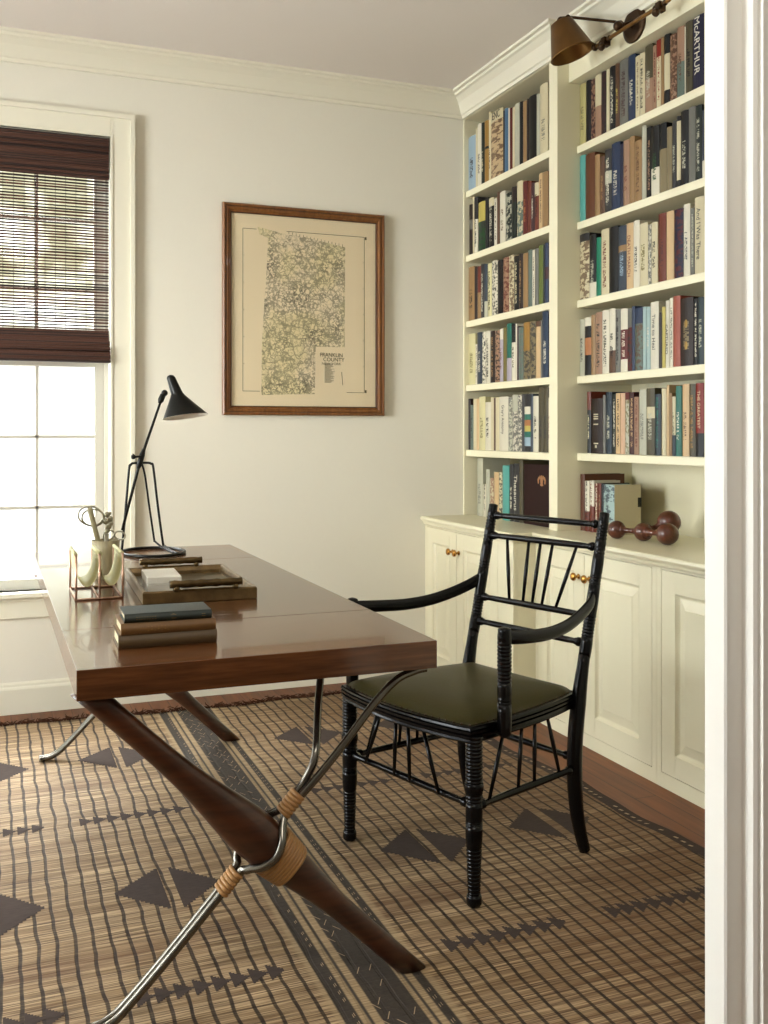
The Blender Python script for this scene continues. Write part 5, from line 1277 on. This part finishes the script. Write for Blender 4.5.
     (3.096,0.028,0.25,'cr','','',''),(3.067,0.016,0.263,'tc','','',''),(3.05,0.015,0.232,'tn','','',''),(3.034,0.02,0.218,'ds','0-.65cr','dk','l'),
     (3.013,0.033,0.256,'te','','wh','l'),(2.975,0.038,0.261,'tc','','br','l'),(2.936,0.034,0.26,'ko','','mu','L'),
     (2.901,0.042,0.261,'bk','0-.68re','',''),]),
    ('R', 6, 0.788, 2.335, [
     (3.649,0.033,0.238,'le','','',''),(3.614,0.034,0.211,'rb','0-.6wh','dk','L'),(3.578,0.034,0.214,'rb','0-.5wh','rb','L'),
     (3.542,0.027,0.204,'rb','','wh','L'),(3.513,0.019,0.205,'rb','','tn','l'),(3.492,0.013,0.206,'bk','','',''),
     (3.477,0.078,0.203,'pb','.75-1cr','sl','M'),]),]
placed = {}
for bay, sh, z, xs, rows in SHELVES:
    n = len(rows); ylim = 4.5455 if bay == 'L' else 3.653
    if sh == 6 and bay == 'L': ylim = 4.545
    z = CT if sh == 6 else SHELF_TOPS[sh - 1]
    gap = {1: (0.355 if bay == 'L' else 0.258)}.get(sh, 0.288)
    for i, (yy_, T, H, col, bands, ink, style) in enumerate(rows):
        H = min(H, gap)
        yy_ = min(yy_, ylim); ylim = yy_ - T - 0.0003
        hgt = 'tall ' if H > 0.272 else ('short ' if H < 0.225 else '')
        thick = 'thick ' if T > 0.058 else ('slim ' if T < 0.022 else '')
        feat = {'L': 'lettered ', 'l': 'titled ', 'M': 'patterned '}.get(style, '')
        place = 'leftmost' if i == 0 else 'rightmost' if i == n - 1 else ORD[i] + ' from left'
        adj = ' '.join((hgt + thick + feat).split()[:2]); adj = adj + ' ' if adj else ''
        label = '%s%s book, %s, %s, %s' % (adj, BOOKC[col][1], place, SHN[sh], BAYN[bay])
        D = min(0.20, 0.15 + 0.2 * (H - 0.2)) if bay == 'L' else 0.17
        if sh == 6 and bay == 'R': D = 0.128 if i else 0.20
        if sh == 6 and bay == 'L': D = 0.15
        b = shelf_book(yy_, T, H, z + 0.0006, xs, col, bands, ink, style, D, label, '%s of the %s books' % (SHN[sh], BAYN[bay]),
                       cover_pale=ckey('cr') if (bay, sh, i) == ('R', 6, n - 1) else None)
        placed[(bay, sh, i)] = (b, T, H)
def spine_text(key, body, size, col, f=0.5, sx=1.0, across=0.5, horiz=False, font_bold=False):
    b, T, H = placed[key]; mt = bpy.data.materials.get('lettering_' + col) or mat('lettering_' + col, BOOKC[col][0], 0.5)
    if horiz: R = Matrix(((0, 0, -1, 0), (-1, 0, 0, 0), (0, 1, 0, 0), (0, 0, 0, 1)))
    else: R = Matrix(((0, 0, -1, 0), (0, -1, 0, 0), (-1, 0, 0, 0), (0, 0, 0, 1)))
    bul = min(0.006, T * 0.22)
    if not horiz:  # text runs down the spine: x -> -z, y(up of letters) -> towards the right-hand neighbour (-y)
        R = Matrix(((0, 0, -1, 0), (0, -1, 0, 0), (-1, 0, 0, 0), (0, 0, 0, 1)))
    mtx = Matrix.Translation((-bul - 0.0006, -T * across, H * f)) @ R
    text_mesh(body, size, mt, b, 'title', mtx, sx=sx, extrude=0.0003)
spine_text(('R', 1, 22 - 1), 'McARTHUR', 0.040, 'wh', 0.60, 1.0, 0.42)
spine_text(('R', 3, 16), 'And I Was There', 0.030, 'dk', 0.52, 0.86)
spine_text(('R', 4, 13), 'Time to Heal', 0.028, 'dk', 0.55, 0.9)
spine_text(('R', 4, 16), 'CAPTURED', 0.017, 'bk', 0.42, 1.3)
spine_text(('R', 3, 6), 'DEATH MARCH', 0.026, 'rd', 0.50, 0.9)
spine_text(('L', 5, 9), "Gray's Anatomy", 0.034, 'dk', 0.58, 0.62)
spine_text(('L', 6, 8), 'Thesaurus', 0.042, 'wh', 0.50, 0.95)
spine_text(('L', 1, 6), 'ENC', 0.050, 'bk', 0.93, 0.8, 0.5, True)
spine_text(('R', 5, 20), 'THE GREATEST', 0.022, 'tc', 0.64, 0.9)
spine_text(('L', 4, 18), 'Theodore Roosevelt', 0.018, 'wh', 0.60, 0.8) if False else None
# dark book laid face-out against the end of the far bay's countertop row
fb = empty('book', (2.262, 3.893, CT + 0.001), 'large maroon book with gold crest, standing face out on the far countertop', 'book', 'countertop of the far bookcase bay books')
m = MB(); m.box(0, -0.111, 0, 0.003, 0.110, 0.272); m.box(0.022, -0.111, 0, 0.025, 0.110, 0.272); m.box(0, 0.106, 0, 0.025, 0.110, 0.272); m.build('cover', mat('deep_maroon_cloth', (34, 11, 10), 0.6, spec=0.2, bump=0.1, vary=(90, 0.12, (1, 1, 1))), fb, bevel=0.0008)
m = MB(); m.box(0.0034, -0.107, 0.004, 0.0216, 0.105, 0.268); m.build('pages', M['page'], fb)
m = MB()
for k in range(9):
    a = PI * (k / 8) * 1.2 - 0.3; c = (-0.0008, -0.048 + 0.030 * math.cos(a), 0.200 + 0.018 * math.sin(a)); m.ball(c, 0.0085, 10, sc=(0.15, 0.75, 1.0))
m.ball((-0.0008, -0.048, 0.201), 0.015, 12, sc=(0.12, 0.8, 1.2)); m.ball((-0.0008, -0.048, 0.183), 0.010, 12, sc=(0.12, 1.4, 0.6)); m.build('gold_crest', mat('faded_gold_stamp', (150, 104, 66), 0.5, 0.3), fb)
# ornament discs on the dark brown spine
b, T, H = placed[('R', 4, 19)]
m = MB()
for z in (0.62, 0.30): m.ball((-0.0055, -T / 2, H * z), 0.010, 12, sc=(0.12, 0.9, 1.6))
m.build('gilt_ornament', M['gilt'], b)
# pale title block on the thick brown volume
b, T, H = placed[('R', 5, 1)]
m = MB()
for k, z in enumerate((0.70, 0.66, 0.62, 0.52, 0.17, 0.10)): m.box(-0.0066, -T * (0.70 if k != 5 else 0.58), H * z, -0.0056, -T * (0.30 if k != 5 else 0.42), H * (z + (0.022 if k != 5 else 0.05)))
m.build('title_block', mat('lettering_spine_pale', (188, 178, 150), 0.5), b)
# dark tab on the pale back cover of the last countertop book
b, T, H = placed[('R', 6, 6)]
m = MB(); m.box(0.112, -T - 0.0008, H * 0.55, 0.1285, -T + 0.0010, H * 0.74); m.build('cover_notch', M['lampblack'], b)
